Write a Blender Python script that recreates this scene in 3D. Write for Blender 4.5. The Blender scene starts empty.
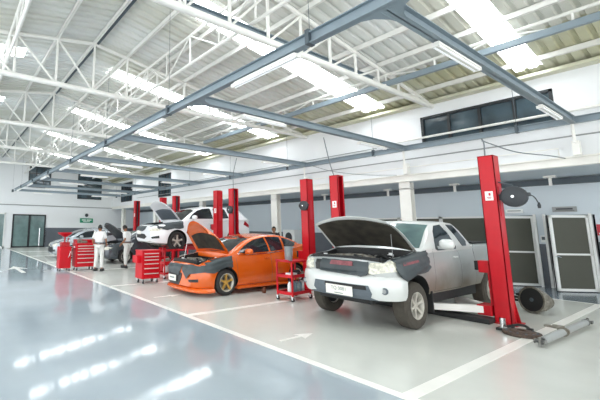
import bpy, bmesh, math, random
from mathutils import Vector, Matrix, geometry
from mathutils.bvhtree import BVHTree
random.seed(7)
SC = bpy.context.scene
COL = SC.collection
PI = math.pi

# ------------------------------------------------------------------ camera
YAW, PIT, ROL, FPX, PX, PY, CAMH = -0.999906, 0.143520, 0.0085535, 362.651, 181.061, 174.961, 1.65
_fwd = Vector((math.sin(YAW)*math.cos(PIT), math.cos(YAW)*math.cos(PIT), math.sin(PIT)))
_rt = Vector((math.cos(YAW), -math.sin(YAW), 0)); _up = _rt.cross(_fwd)
_r2 = _rt*math.cos(ROL) + _up*math.sin(ROL); _u2 = -_rt*math.sin(ROL) + _up*math.cos(ROL)
cam_data = bpy.data.cameras.new('camera'); cam = bpy.data.objects.new('camera', cam_data); COL.objects.link(cam)
cam.matrix_world = Matrix(((_r2.x, _u2.x, -_fwd.x, 0), (_r2.y, _u2.y, -_fwd.y, 0), (_r2.z, _u2.z, -_fwd.z, CAMH), (0, 0, 0, 1)))
cam_data.sensor_width = 36; cam_data.lens = FPX/600*36
cam_data.shift_x = (300-PX)/600; cam_data.shift_y = (PY-200)/600
cam_data.clip_end = 200
SC.camera = cam

# ------------------------------------------------------------------ world, exposure
W = bpy.data.worlds.new('daylight'); SC.world = W; W.use_nodes = True
bg = W.node_tree.nodes['Background']; bg.inputs[0].default_value = (0.96, 0.985, 1.0, 1); bg.inputs[1].default_value = 2.2
SKYLIGHT_STRENGTH = 6.0
SC.view_settings.view_transform = 'Standard'; SC.view_settings.look = 'None'
SC.view_settings.gamma = 1; SC.view_settings.use_curve_mapping = False
SC.view_settings.exposure = 0.5

# ------------------------------------------------------------------ materials
def lin(c):
    return tuple((v/12.92 if v <= .04045 else ((v+.055)/1.055)**2.4) for v in c)
def hexc(h):
    return lin(tuple(int(h[i:i+2], 16)/255 for i in (0, 2, 4)))
def mat(name, h, rough=.5, metal=0, noise=0, nscale=8, bump=0, bscale=40, emit=0, coat=0, h2=None, alpha=1, spec=.5, stretch=None):
    m = bpy.data.materials.new(name); m.use_nodes = True
    nt = m.node_tree; b = nt.nodes['Principled BSDF']
    c = hexc(h)
    b.inputs['Base Color'].default_value = (*c, 1); b.inputs['Roughness'].default_value = rough
    b.inputs['Metallic'].default_value = metal; b.inputs['Coat Weight'].default_value = coat
    b.inputs['Specular IOR Level'].default_value = spec
    tc = nt.nodes.new('ShaderNodeTexCoord'); src = tc.outputs['Object']
    if stretch:
        mp = nt.nodes.new('ShaderNodeMapping'); mp.inputs['Scale'].default_value = stretch
        nt.links.new(src, mp.inputs[0]); src = mp.outputs[0]
    if noise or h2:
        n = nt.nodes.new('ShaderNodeTexNoise'); n.inputs['Scale'].default_value = nscale; n.inputs['Detail'].default_value = 5
        nt.links.new(src, n.inputs['Vector'])
        r = nt.nodes.new('ShaderNodeValToRGB'); r.color_ramp.elements[0].position = .35; r.color_ramp.elements[1].position = .65
        c2 = hexc(h2) if h2 else tuple(min(1, v*(1+noise)) for v in c)
        c1 = c if h2 else tuple(v*(1-noise) for v in c)
        r.color_ramp.elements[0].color = (*c1, 1); r.color_ramp.elements[1].color = (*c2, 1)
        nt.links.new(n.outputs['Fac'], r.inputs[0]); nt.links.new(r.outputs[0], b.inputs['Base Color'])
    if bump:
        n = nt.nodes.new('ShaderNodeTexNoise'); n.inputs['Scale'].default_value = bscale; n.inputs['Detail'].default_value = 4
        nt.links.new(src, n.inputs['Vector'])
        bp = nt.nodes.new('ShaderNodeBump'); bp.inputs['Strength'].default_value = bump; bp.inputs['Distance'].default_value = .01
        nt.links.new(n.outputs['Fac'], bp.inputs['Height']); nt.links.new(bp.outputs[0], b.inputs['Normal'])
    if emit:
        b.inputs['Emission Color'].default_value = (*c, 1); b.inputs['Emission Strength'].default_value = emit
    return m

M = {}
M['bay'] = mat('bay_floor_paint', 'ced0c9', .24, noise=.03, nscale=1.3, bump=.03, bscale=3, spec=.5, coat=.15)
M['aisle'] = mat('aisle_floor_paint', 'a2adb4', .07, noise=.05, nscale=.8, bump=.05, bscale=2.2)
M['apron'] = mat('apron_floor_paint', '74828c', .15, noise=.06, nscale=1)
M['line'] = mat('white_line_paint', 'ecebe4', .3, noise=.03, nscale=3)
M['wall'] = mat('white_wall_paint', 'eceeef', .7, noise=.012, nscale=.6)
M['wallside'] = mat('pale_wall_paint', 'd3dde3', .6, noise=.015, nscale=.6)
M['dado'] = mat('dark_grey_wall_paint', '5c6269', .5, noise=.05, nscale=2)
M['roof'] = mat('galvanised_roof_sheet', 'e4e6e3', .5, metal=.0, noise=.08, nscale=.7, h2='d2d2c6', stretch=(1, .25, 1))
M['roofold'] = mat('aged_roof_sheet', 'd2d2bf', .5, metal=0, h2='c3c1a0', nscale=.9)
M['skylight'] = mat('translucent_skylight', 'f6fbff', .4, emit=SKYLIGHT_STRENGTH)
M['steelwhite'] = mat('white_painted_steel', 'edece6', .45, noise=.03, nscale=3)
M['steelgrey'] = mat('blue_grey_painted_steel', '84929a', .4, noise=.04, nscale=2)
M['steeldark'] = mat('dark_grey_steel', '4b565d', .45, noise=.05, nscale=3)
M['glassdark'] = mat('dark_window_glass', '43525a', .08, noise=.35, nscale=1.5, coat=.3)
M['glassteal'] = mat('teal_window_glass', '6f8685', .06, noise=.12, nscale=2)
M['frameblack'] = mat('black_window_frame', '262a2d', .4)
M['framewhite'] = mat('white_door_frame', 'e9ebe8', .4)
M['mesh'] = mat('brown_grey_insect_mesh', '57584f', .8, noise=.1, nscale=60, stretch=(1, 1, 3))
M['red'] = mat('glossy_red_paint', 'c4081c', .38, noise=.05, nscale=4, coat=.08, spec=.35)
M['redrail'] = mat('deep_red_paint', 'a80a1a', .42, noise=.06, nscale=4)
M['black'] = mat('black_rubber', '1e1f20', .65, noise=.1, nscale=20)
M['tyre'] = mat('tyre_rubber', '2c2b2a', .85, noise=.12, nscale=25, bump=.3, bscale=80)
M['tyredust'] = mat('dusty_tyre_rubber', '45413a', .9, noise=.15, nscale=14, bump=.3, bscale=60)
M['plasticdark'] = mat('dark_grey_plastic', '33373b', .5, noise=.06, nscale=15)
M['plasticgrey'] = mat('grey_plastic', '59626a', .5, noise=.06, nscale=15)
M['cover'] = mat('grey_vinyl_cover', '3a4346', .42, noise=.14, nscale=5, bump=.35, bscale=9)
M['coverred'] = mat('faded_red_print', '83474d', .5, noise=.2, nscale=12)
M['handle'] = mat('brushed_handle_metal', 'd4d3d0', .35, metal=.1)
M['darkcloth'] = mat('dark_work_cloth', '2c3036', .85)
M['chrome'] = mat('polished_metal', 'd6d8da', .15, metal=1)
M['alloy'] = mat('alloy_rim', 'bdbab0', .35, metal=.15, noise=.05, nscale=12)
M['alloygold'] = mat('gold_rim', 'c79c4c', .35, metal=.2)
M['alloydark'] = mat('dark_rim', '3a3c40', .3, metal=.5)
M['silver'] = mat('pearl_white_car_paint', 'd3d6d4', .28, metal=.12, coat=.5)
M['silverdust'] = None
M['orange'] = mat('orange_car_paint', 'dd6010', .25, metal=.12, noise=.05, nscale=2, coat=.7)
M['white'] = mat('white_car_paint', 'e9ebed', .22, coat=.7)
M['darkcar'] = mat('dark_grey_car_paint', '484e55', .25, metal=.4, coat=.6)
M['silvercar'] = mat('silver_car_paint', 'a9b0b4', .25, metal=.4, coat=.6)
M['carglass'] = mat('tinted_car_glass', '222a2f', .06, coat=.3)
M['wsglass'] = mat('pale_green_windscreen', '5f7a78', .08, h2='46585a', nscale=2.5, coat=.3)
M['lamp'] = mat('clear_headlamp', 'cfcdbd', .12, noise=.3, nscale=22, coat=.6)
M['taillamp'] = mat('red_tail_lamp', 'a01520', .15)
M['blackgrille'] = mat('black_grille', '15181a', .4)
M['engine'] = mat('oily_engine_metal', '35373a', .4, metal=.3, h2='8a8a84', nscale=14)
M['cast'] = mat('cast_aluminium', '8f8d84', .5, metal=.5, h2='6d665a', nscale=14)
M['insul'] = mat('dark_hood_insulation', '28251f', .85, h2='423d33', nscale=4)
M['plate'] = mat('white_number_plate', 'e9e6de', .4)
M['ink'] = mat('dark_print', '84928e', .5)
M['hair'] = mat('black_hair', '17150f', .6)
M['skin'] = mat('brown_skin', '9a6a4c', .55, noise=.05, nscale=10)
M['cloth'] = mat('white_work_cloth', 'e6e6e4', .85, noise=.04, nscale=6, bump=.3, bscale=14)
M['trouser'] = mat('cream_white_trouser_cloth', 'dfe0dc', .85, noise=.05, nscale=6, bump=.3, bscale=14)
M['belt'] = mat('grey_belt', '4d565c', .5)
M['mask'] = mat('white_mask', 'f0f0f0', .8)
M['shoe'] = mat('black_shoe', '1b1b1c', .4)
M['green'] = mat('green_sign', '1f8f68', .4)
M['signwhite'] = mat('white_sign', 'eef2f0', .4)
M['signgrey'] = mat('grey_sign_plate', '9a9d9c', .4)
M['signred'] = mat('red_sign', 'c02334', .4)
M['bottle'] = mat('grey_bottle_plastic', '8f989b', .35, noise=.08, nscale=20)
M['bottleblue'] = mat('bluish_bottle_plastic', '6d8490', .35)
M['whiteplastic'] = mat('white_plastic', 'e6e8e8', .35)
M['rust'] = mat('rusty_plate_metal', '3e332d', .7, h2='5b4a3e', nscale=22, bump=.4, bscale=50)
M['amber'] = mat('brown_liquid_bottle', '5a2c14', .2)
M['tube'] = mat('fluorescent_tube', 'fbfdff', .3, emit=.1)
M['cable'] = mat('grey_cable', '6f767a', .6)
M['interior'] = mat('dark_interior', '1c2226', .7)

def dusty():
    m = bpy.data.materials.new('dusty_silver_car_paint'); m.use_nodes = True
    nt = m.node_tree; b = nt.nodes['Principled BSDF']
    b.inputs['Metallic'].default_value = .2; b.inputs['Roughness'].default_value = .32; b.inputs['Coat Weight'].default_value = .35
    tc = nt.nodes.new('ShaderNodeTexCoord'); sp = nt.nodes.new('ShaderNodeSeparateXYZ')
    nt.links.new(tc.outputs['Object'], sp.inputs[0])
    n = nt.nodes.new('ShaderNodeTexNoise'); n.inputs['Scale'].default_value = 2.5; n.inputs['Detail'].default_value = 6
    nt.links.new(tc.outputs['Object'], n.inputs['Vector'])
    a = nt.nodes.new('ShaderNodeMath'); a.operation = 'MULTIPLY_ADD'; a.inputs[1].default_value = .5; a.inputs[2].default_value = -.25
    nt.links.new(n.outputs['Fac'], a.inputs[0])
    ad = nt.nodes.new('ShaderNodeMath'); ad.operation = 'ADD'; nt.links.new(sp.outputs['Z'], ad.inputs[0]); nt.links.new(a.outputs[0], ad.inputs[1])
    r = nt.nodes.new('ShaderNodeValToRGB'); r.color_ramp.elements[0].position = .55; r.color_ramp.elements[1].position = 1.0
    r.color_ramp.elements[0].color = (*hexc('716a5c'), 1); r.color_ramp.elements[1].color = (*hexc('a2a7a6'), 1)
    nt.links.new(ad.outputs[0], r.inputs[0]); nt.links.new(r.outputs[0], b.inputs['Base Color'])
    return m
M['silverdust'] = dusty()

# ------------------------------------------------------------------ mesh helper
class MB:
    def __init__(s): s.bm = bmesh.new(); s.mi = 0
    def face(s, vs):
        try:
            f = s.bm.faces.new(vs); f.material_index = s.mi; return f
        except ValueError: return None
    def box(s, c, d, rot=None, bev=0, taper=None):
        m = Matrix.Translation(Vector(c)) @ (rot.to_4x4() if rot is not None else Matrix.Identity(4))
        hx, hy, hz = d[0]/2, d[1]/2, d[2]/2
        vs = []
        for z in (-hz, hz):
            k = taper if (taper and z > 0) else 1
            for x, y in ((-hx, -hy), (hx, -hy), (hx, hy), (-hx, hy)):
                vs.append(s.bm.verts.new(m @ Vector((x*k, y*k, z))))
        fs = [s.face([vs[i] for i in q]) for q in ((3, 2, 1, 0), (4, 5, 6, 7), (0, 1, 5, 4), (1, 2, 6, 5), (2, 3, 7, 6), (3, 0, 4, 7))]
        if bev:
            es = list({e for f in fs for e in f.edges})
            bmesh.ops.bevel(s.bm, geom=es, offset=bev, segments=2, affect='EDGES', profile=.6, material=-1)
        return s
    def b2(s, a, b, bev=0):
        return s.box([(a[i]+b[i])/2 for i in range(3)], [abs(b[i]-a[i]) for i in range(3)], bev=bev)
    def tube(s, pts, r, n=8, caps=True, r2=None):
        pts = [Vector(p) for p in pts]; k = len(pts); rings = []
        t0 = (pts[1]-pts[0]).normalized()
        a = t0.orthogonal().normalized()
        for i, p in enumerate(pts):
            t = (pts[min(i+1, k-1)]-pts[max(i-1, 0)]).normalized()
            a = (a - t*a.dot(t)).normalized(); b = t.cross(a)
            rr = r if r2 is None else r+(r2-r)*i/(k-1)
            rings.append([s.bm.verts.new(p + (a*math.cos(2*PI*j/n)+b*math.sin(2*PI*j/n))*rr) for j in range(n)])
        for i in range(k-1):
            for j in range(n):
                s.face([rings[i][j], rings[i][(j+1) % n], rings[i+1][(j+1) % n], rings[i+1][j]])
        if caps: s.face(rings[0][::-1]); s.face(rings[-1])
        return s
    def bar(s, a, b, w, h=None):
        # rectangular bar between two points
        a, b = Vector(a), Vector(b); d = b-a; L = d.length
        q = d.to_track_quat('Y', 'Z').to_matrix()
        return s.box((a+b)/2, (w, L, h or w), rot=q)
    def lathe(s, prof, c=(0, 0, 0), axis='z', n=24, rot=None, cap=True):
        rings = []
        for (r, h) in prof:
            ring = []
            for j in range(n):
                t = 2*PI*j/n; x, y = r*math.cos(t), r*math.sin(t)
                v = {'z': Vector((x, y, h)), 'x': Vector((h, x, y)), 'y': Vector((x, h, y))}[axis]
                if rot is not None: v = rot @ v
                ring.append(s.bm.verts.new(Vector(c)+v))
            rings.append(ring)
        for i in range(len(rings)-1):
            for j in range(n):
                s.face([rings[i][j], rings[i][(j+1) % n], rings[i+1][(j+1) % n], rings[i+1][j]])
        if cap and prof[0][0] > 1e-5: s.face(rings[0][::-1])
        if cap and prof[-1][0] > 1e-5: s.face(rings[-1])
        return s
    def prism(s, poly, axis, a, b):
        def P(u, v, w): return {'x': (w, u, v), 'y': (u, w, v), 'z': (u, v, w)}[axis]
        A = [s.bm.verts.new(P(u, v, a)) for u, v in poly]; B = [s.bm.verts.new(P(u, v, b)) for u, v in poly]
        n = len(poly)
        s.face(A[::-1]); s.face(B)
        for i in range(n): s.face([A[i], A[(i+1) % n], B[(i+1) % n], B[i]])
        return s
    def grid(s, P, closed=False):
        vs = [[s.bm.verts.new(p) for p in row] for row in P]
        for i in range(len(vs)-1):
            for j in range(len(vs[0])-1):
                s.face([vs[i][j], vs[i][j+1], vs[i+1][j+1], vs[i+1][j]])
        return vs
    def done(s, name, m, parent=None, smooth=None, loc=None, weld=True, normals=True):
        if weld: bmesh.ops.remove_doubles(s.bm, verts=s.bm.verts, dist=1e-5)
        if normals: bmesh.ops.recalc_face_normals(s.bm, faces=s.bm.faces)
        me = bpy.data.meshes.new(name); s.bm.to_mesh(me); s.bm.free()
        for x in (m if isinstance(m, (list, tuple)) else [m]): me.materials.append(M[x] if isinstance(x, str) else x)
        if smooth is not None:
            for p in me.polygons: p.use_smooth = True
            me.set_sharp_from_angle(angle=math.radians(smooth))
        o = bpy.data.objects.new(name, me); COL.objects.link(o)
        if parent is not None: o.parent = parent
        if loc is not None: o.location = loc
        return o

def empty(name, loc=(0, 0, 0), rz=0):
    o = bpy.data.objects.new(name, None); COL.objects.link(o); o.location = loc; o.rotation_euler = (0, 0, rz); o.empty_display_size = .1
    return o
def tag(o, label, cat=None, group=None):
    o['label'] = label
    if cat: o['category'] = cat
    if group: o['group'] = group
    return o
def struct(o, label=None):
    o['kind'] = 'structure'
    if label: o['label'] = label
    return o
def copy_tree(o, parent=None, top=True):
    c = o.copy(); COL.objects.link(c)
    if not top: c.parent = parent
    for ch in list(o.children): copy_tree(ch, c, False)
    return c
def text(body, size, loc, rot, m, parent, name='lettering', ext=.001, align='CENTER'):
    cu = bpy.data.curves.new(name, 'FONT'); cu.body = body; cu.size = size; cu.extrude = ext; cu.align_x = align; cu.align_y = 'CENTER'
    t = bpy.data.objects.new('tmp', cu); COL.objects.link(t)
    dg = bpy.context.evaluated_depsgraph_get(); me = bpy.data.meshes.new_from_object(t.evaluated_get(dg))
    bpy.data.objects.remove(t)
    me.materials.clear(); me.materials.append(M[m]); me.name = name
    o = bpy.data.objects.new(name, me); COL.objects.link(o); o.location = loc; o.rotation_euler = rot
    if parent is not None: o.parent = parent
    return o
def curve_pts(ctrl, n=10):
    # catmull-rom through control points
    P = [Vector(p) for p in ctrl]; P = [2*P[0]-P[1]] + P + [2*P[-1]-P[-2]]; out = []
    for i in range(1, len(P)-2):
        for k in range(n):
            t = k/n; a, b, c, d = P[i-1:i+3]
            out.append(.5*((2*b)+(c-a)*t+(2*a-5*b+4*c-d)*t*t+(3*b-a-3*c+d)*t**3))
    out.append(P[-2]); return out
# ------------------------------------------------------------------ the setting
XF, YU, YL, X0, YB = -31.0, 12.62, 15.0, 7.0, -7.4     # far wall, upper side wall, recessed lower wall, open near end, open side
RIDGE_Y, SLOPE, EAVE_Z = 3.25, .152, 5.68
def roofz(y): return EAVE_Z + SLOPE*(YU-RIDGE_Y) - SLOPE*abs(y-RIDGE_Y)

struct(MB().b2((XF, YB, -.2), (X0, YL, 0)).done('floor', 'bay'))
struct(MB().b2((XF, YB, 0), (X0, 3.92, .001)).done('trim_1', 'aisle'), 'blue grey glossy floor paint of the aisle')
struct(MB().b2((XF, 12.64, 0), (X0, 14.98, .001)).done('trim_2', 'apron'), 'dark grey floor paint before the side doors')
struct(MB().b2((-28.5, 3.92, 0), (X0, 4.05, .002)).done('trim_3', 'line'), 'long white floor line along the service bays')
struct(MB().b2((XF, 12.58, 0), (X0, 12.64, .002)).done('trim_4', 'line'), 'thin white floor line along the side doors')
k = 5
for i in range(7):
    x = -2.04-3.93*i
    struct(MB().b2((x-.07, 4.05, 0), (x+.07, 12.58, .002)).done('trim_%d' % k, 'line'), 'white floor line between two service bays'); k += 1
def arrow(x, y, ang, s):
    m = MB(); ca, sa = math.cos(ang), math.sin(ang)
    pts = [(-.9, -.06), (.2, -.06), (.1, -.28), (.9, 0), (.1, .28), (.2, .06), (-.9, .06)]
    m.prism([(x+s*(a*ca-b*sa), y+s*(a*sa+b*ca)) for a, b in pts], 'z', 0.0, .003)
    return m
for (x, y, a, s) in ((-15.4, 2.5, PI, 1.3), (-3.96, 4.68, PI/2, .42), (-7.84, 4.68, PI/2, .42)):
    struct(arrow(x, y, a, s).done('trim_%d' % k, 'line'), 'painted white floor arrow'); k += 1

# far wall
w = MB(); w.b2((XF-.2, YB, 0), (XF, YL, 8)); struct(w.done('wall_far', 'wall'))
struct(MB().b2((XF, YB, 0), (XF+.02, 3.6, 1.53)).done('baseboard_far', 'dado'), 'dark grey painted lower band of the far wall')
struct(MB().b2((XF, 6.86, 0), (XF+.02, YL, 1.53)).done('baseboard_far.001', 'dado'), 'dark grey painted lower band of the far wall right of the glass doors')
struct(MB().b2((XF, YB, 3.26), (XF+.06, YU, 3.33)).done('trim_%d' % k, 'signgrey'), 'thin grey cable rail across the far wall'); k += 1
def glassdoor(n, y0, y1, h, fm, gm, leaves=2, label=''):
    o = MB().b2((XF, y0, 0), (XF+.03, y1, h)).done('door_%d' % n, gm); struct(o, label)
    f = MB(); f.b2((XF, y0, 0), (XF+.08, y0+.1, h)).b2((XF, y1-.1, 0), (XF+.08, y1, h)).b2((XF, y0, h-.1), (XF+.08, y1, h)).b2((XF, y0, 0), (XF+.08, y1, .1))
    for i in range(1, leaves):
        c = y0+(y1-y0)*i/leaves; f.b2((XF, c-.07, 0), (XF+.08, c+.07, h))
    f.done('door_frame', fm, o)
    if leaves > 1: MB().tube([(XF+.16, y1-.45, .1), (XF+.16, y1-.45, 1.5)], .05).done('door_handle', 'chrome', o)
glassdoor(1, 4.36, 6.84, 2.57, 'frameblack', 'glassteal', 2, 'black framed double glass door in the far wall')
glassdoor(2, 2.3, 3.86, 2.64, 'framewhite', 'glassteal', 1, 'white framed glass door at the left of the far wall')
def farwin(n, y0, y1, z0, z1, ny, nz, gm, label):
    o = MB().b2((XF, y0, z0), (XF+.05, y1, z1)).done('window_%d' % n, gm); struct(o, label)
    f = MB(); t = .07
    f.b2((XF, y0, z0), (XF+.09, y0+t, z1)).b2((XF, y1-t, z0), (XF+.09, y1, z1)).b2((XF, y0, z0), (XF+.09, y1, z0+t)).b2((XF, y0, z1-t), (XF+.09, y1, z1))
    for i in range(1, ny): f.b2((XF, y0+(y1-y0)*i/ny-.03, z0), (XF+.08, y0+(y1-y0)*i/ny+.03, z1))
    for i in range(1, nz): f.b2((XF, y0, z0+(z1-z0)*i/nz-.03), (XF+.08, y1, z0+(z1-z0)*i/nz+.03))
    f.done('window_frame', 'frameblack', o)
farwin(1, 5.32, 7.05, 4.75, 6.45, 3, 3, 'glassdark', 'square dark window high in the far wall')
farwin(2, 9.32, 11.46, 4.0, 6.42, 1, 6, 'glassdark', 'large louvred dark window high in the far wall')
farwin(3, 1.2, 2.6, 4.75, 6.3, 3, 3, 'glassdark', 'dark window at the left of the far wall')

# side wall: upper part over the bays, lower part recessed, soffit between
m = MB()
holes = [(-29.2, -27.0, 3.75, 5.35), (-22.6, -20.9, 3.75, 5.35), (-5.36, -2.31, 4.26, 5.21)]
xs = [XF] + [v for h in holes for v in h[:2]] + [X0]
for i in range(0, len(xs), 2): m.b2((xs[i], YU, 3.2), (xs[i+1], YU+.15, EAVE_Z+.05))
for h in holes: m.b2((h[0], YU, 3.2), (h[1], YU+.15, h[2])); m.b2((h[0], YU, h[3]), (h[1], YU+.15, EAVE_Z+.05))
struct(m.done('wall_side_upper', 'wall'))
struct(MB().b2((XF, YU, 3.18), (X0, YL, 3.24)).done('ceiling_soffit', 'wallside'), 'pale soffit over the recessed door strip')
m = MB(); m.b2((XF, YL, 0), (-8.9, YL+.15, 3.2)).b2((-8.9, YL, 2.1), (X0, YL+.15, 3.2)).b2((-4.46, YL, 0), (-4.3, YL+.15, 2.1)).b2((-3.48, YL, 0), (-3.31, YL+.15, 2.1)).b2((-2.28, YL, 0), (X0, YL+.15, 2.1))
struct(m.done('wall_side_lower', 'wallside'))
struct(MB().b2((XF, YL-.02, 0), (-8.9, YL, 1.46)).done('baseboard_side', 'dado'), 'dark grey painted lower band of the side wall')
struct(MB().b2((-3.47, YL-.02, 0), (-3.33, YL, 1.25)).done('baseboard_side.001', 'dado'), 'dark grey strip between the two screen doors')
struct(MB().b2((-2.28, YL-.02, 0), (X0, YL, 1.35)).done('baseboard_side.002', 'dado'), 'dark grey band right of the screen doors')
struct(MB().b2((XF, YL-.12, 2.98), (X0, YL, 3.16)).done('trim_%d' % k, 'steeldark'), 'dark grey steel beam under the soffit'); k += 1
struct(MB().b2((XF, YU-.12, 3.2), (X0, YU, 3.4)).b2((XF, YU-.2, 3.38), (X0, YU, 3.41)).b2((XF, YU-.16, 3.19), (X0, YU+.1, 3.215)).done('trim_%d' % k, 'steelwhite'), 'white steel ledge beam along the side wall'); k += 1
struct(MB().b2((XF, YU-.3, 5.56), (X0, YU, 5.64)).done('trim_%d' % k, 'roofold'), 'pale eave angle under the roof sheets'); k += 1
# dark room behind the screens
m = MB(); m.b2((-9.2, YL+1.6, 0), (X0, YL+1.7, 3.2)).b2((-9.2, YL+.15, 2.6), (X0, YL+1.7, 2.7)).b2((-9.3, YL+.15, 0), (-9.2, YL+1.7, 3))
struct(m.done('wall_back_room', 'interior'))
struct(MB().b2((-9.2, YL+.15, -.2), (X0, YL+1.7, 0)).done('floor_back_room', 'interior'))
# side wall windows
for n, h in enumerate(holes):
    x0, x1, z0, z1 = h; nn = (4, 4, 4)[n]
    o = MB().b2((x0, YU+.05, z0), (x1, YU+.08, z1)).done('window_%d' % (4+n), 'glassdark')
    struct(o, ['small dark window high on the side wall by the far corner', 'dark window high on the side wall between the lifts', 'long black framed window high above the pickup'][n])
    f = MB(); t = .07
    f.b2((x0, YU-.03, z0), (x0+t, YU+.1, z1)).b2((x1-t, YU-.03, z0), (x1, YU+.1, z1)).b2((x0, YU-.03, z0), (x1, YU+.1, z0+t)).b2((x0, YU-.03, z1-t), (x1, YU+.1, z1))
    for i in range(1, nn): c = x0+(x1-x0)*i/nn; f.b2((c-.035, YU-.02, z0), (c+.035, YU+.1, z1))
    if n < 2:
        for i in range(1, 3): c = z0+(z1-z0)*i/3; f.b2((x0, YU-.02, c-.05), (x1, YU+.1, c+.05))
    f.done('window_frame', 'frameblack', o)
# shadows seen through the long window: grey struts behind the panes
# fixed screens and doors in the lower wall
def screen(name, x0, x1, h, hinge, ang, label, n=1):
    root = empty(name, (hinge, YL-.02, 0), ang); struct(root, label)
    a, b = x0-hinge, x1-hinge; t = .07
    MB().b2((a+t*.5, -.012, t*.5), (b-t*.5, .0, h-t*.5)).done('mesh_panel', 'mesh', root)
    f = MB(); f.b2((a, -.03, .02), (a+t, .01, h)).b2((b-t, -.03, .02), (b, .01, h)).b2((a, -.03, .02), (b, .01, .02+t)).b2((a, -.03, h-t), (b, .01, h)).b2((a, -.03, .98), (b, .01, 1.03))
    f.done('door_frame', 'framewhite', root)
    MB().tube([(a+.04, -.03, .95), (a+.04, -.09, .95), (a+.12, -.09, .92)], .012, 6).done('door_handle', 'chrome', root)
screen('door_3', -3.42, -2.42, 2.08, -2.42, math.radians(52), 'white framed mesh door standing ajar at the right')
screen('door_4', -4.40, -3.54, 2.08, -3.54, math.radians(42), 'white framed mesh door standing ajar behind the lift post')
for x in (-2.36, -3.29, -3.5, -4.34): struct(MB().b2((x-.03, YL-.06, 0), (x+.03, YL+.1, 2.13)).done('trim_%d' % k, 'framewhite'), 'white door jamb'); k += 1
for i, (a, b) in enumerate(((-8.9, -7.45), (-7.45, -6.0), (-6.0, -4.45))):
    o = MB().b2((a, YL+.02, 0), (b, YL+.04, 2.1)).done('window_%d' % (7+i), 'mesh'); struct(o, 'fixed mesh screen panel in the lower side wall')
    f = MB(); f.b2((a, YL-.03, 0), (a+.05, YL+.05, 2.1)).b2((b-.05, YL-.03, 0), (b, YL+.05, 2.1)).b2((a, YL-.03, 2.04), (b, YL+.05, 2.1)); f.done('window_frame', 'framewhite', o)
# columns
for i in range(5):
    x = -6.0-5.7*i
    m = MB(); m.b2((x-.17, YU-.04, 0), (x+.17, YU-.02, 3.2)).b2((x-.17, YU+.2, 0), (x+.17, YU+.22, 3.2)).b2((x-.012, YU-.02, 0), (x+.012, YU+.2, 3.2)).b2((x-.22, YU-.1, 0), (x+.22, YU+.28, .03))
    m.b2((x-.17, YU-.04, 2.95), (x+.17, YU+.22, 2.98))
    struct(m.done('trim_%d' % k, 'steelwhite'), 'white steel column under the ledge beam'); k += 1

# roof: corrugated sheets in alternation with skylight strips
sky = [(-2.59, .26), (-6.58, .36)] + [(-11.3-4.85*i, .34) for i in range(4)]
def sheet(x0, x1, ya, yb, zoff=0, pitch=.26, d=.048):
    m = MB(); P = []
    xs_ = []; x = x0
    while x < x1-1e-6:
        for f, z in ((0, 0), (.55, 0), (.65, d), (.9, d)):
            if x+f*pitch < x1: xs_.append((x+f*pitch, z))
        x += pitch
    xs_.append((x1, 0))
    for y in (ya, yb): P.append([(x, y, roofz(y)+z+zoff) for x, z in xs_])
    m.grid(P); return m
edges = [XF] + sorted([v for c, w in sky for v in (c-w, c+w)]) + [X0]
n = 0
for i in range(0, len(edges), 2):
    for ya, yb in ((RIDGE_Y, YU+.3), (YB, RIDGE_Y)):
        a, b = edges[i], edges[i+1]
        if b-a < .1: continue
        if yb > YU:
            o = sheet(a, b, ya, 10.6).done('ceiling' if n == 0 else 'ceiling.%03d' % n, 'roof', normals=False, weld=False); struct(o, 'corrugated metal roof sheets'); n += 1
            o = sheet(a, b, 10.6, yb).done('ceiling.%03d' % n, 'roofold', normals=False, weld=False); struct(o, 'yellowed corrugated roof sheets at the eave'); n += 1
        else:
            o = sheet(a, b, ya, yb).done('ceiling.%03d' % n, 'roof', normals=False, weld=False); struct(o, 'corrugated metal roof sheets'); n += 1
wn = 10
for c, w in sky:
    for ya, yb in ((4.3, YU-.4), (YB, 1.6)):
        m = sheet(c-w, c+w, ya, yb, .0)
        struct(m.done('window_%d' % wn, 'skylight', normals=False, weld=False), 'translucent skylight strip in the roof'); wn += 1
        if yb > 5: struct(sheet(c-w, c+w, 1.6, RIDGE_Y).done('ceiling.%03d' % n, 'roof', normals=False, weld=False), 'roof sheet by the ridge'); n += 1; struct(sheet(c-w, c+w, RIDGE_Y, 4.3).done('ceiling.%03d' % n, 'roof', normals=False, weld=False), 'roof sheet by the ridge'); n += 1; struct(sheet(c-w, c+w, yb, YU+.3).done('ceiling.%03d' % n, 'roofold', normals=False, weld=False), 'yellowed roof sheet below the skylight'); n += 1

# purlins
ORD = ['first', 'second', 'third', 'fourth', 'fifth', 'sixth', 'seventh', 'eighth', 'ninth', 'tenth', 'eleventh', 'twelfth', 'thirteenth', 'fourteenth', 'fifteenth', 'sixteenth', 'seventeenth', 'eighteenth', 'nineteenth', 'twentieth']
node_y = [3.25+1.05*i for i in range(-10, 9)]
for i, y in enumerate(node_y):
    z = roofz(y)-.02
    m = MB(); m.b2((XF, y-.03, z-.13), (X0, y-.024, z)).b2((XF, y-.03, z-.006), (X0, y+.025, z)).b2((XF, y-.03, z-.13), (X0, y+.025, z-.124))
    o = m.done('roof_purlin', 'steelwhite'); tag(o, 'long white steel purlin under the roof sheets, %s from the side wall' % ORD[len(node_y)-1-i], 'purlin', 'roof purlins')
# bolts row shadow detail is in the sheet laps
lapm = MB()
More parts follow.
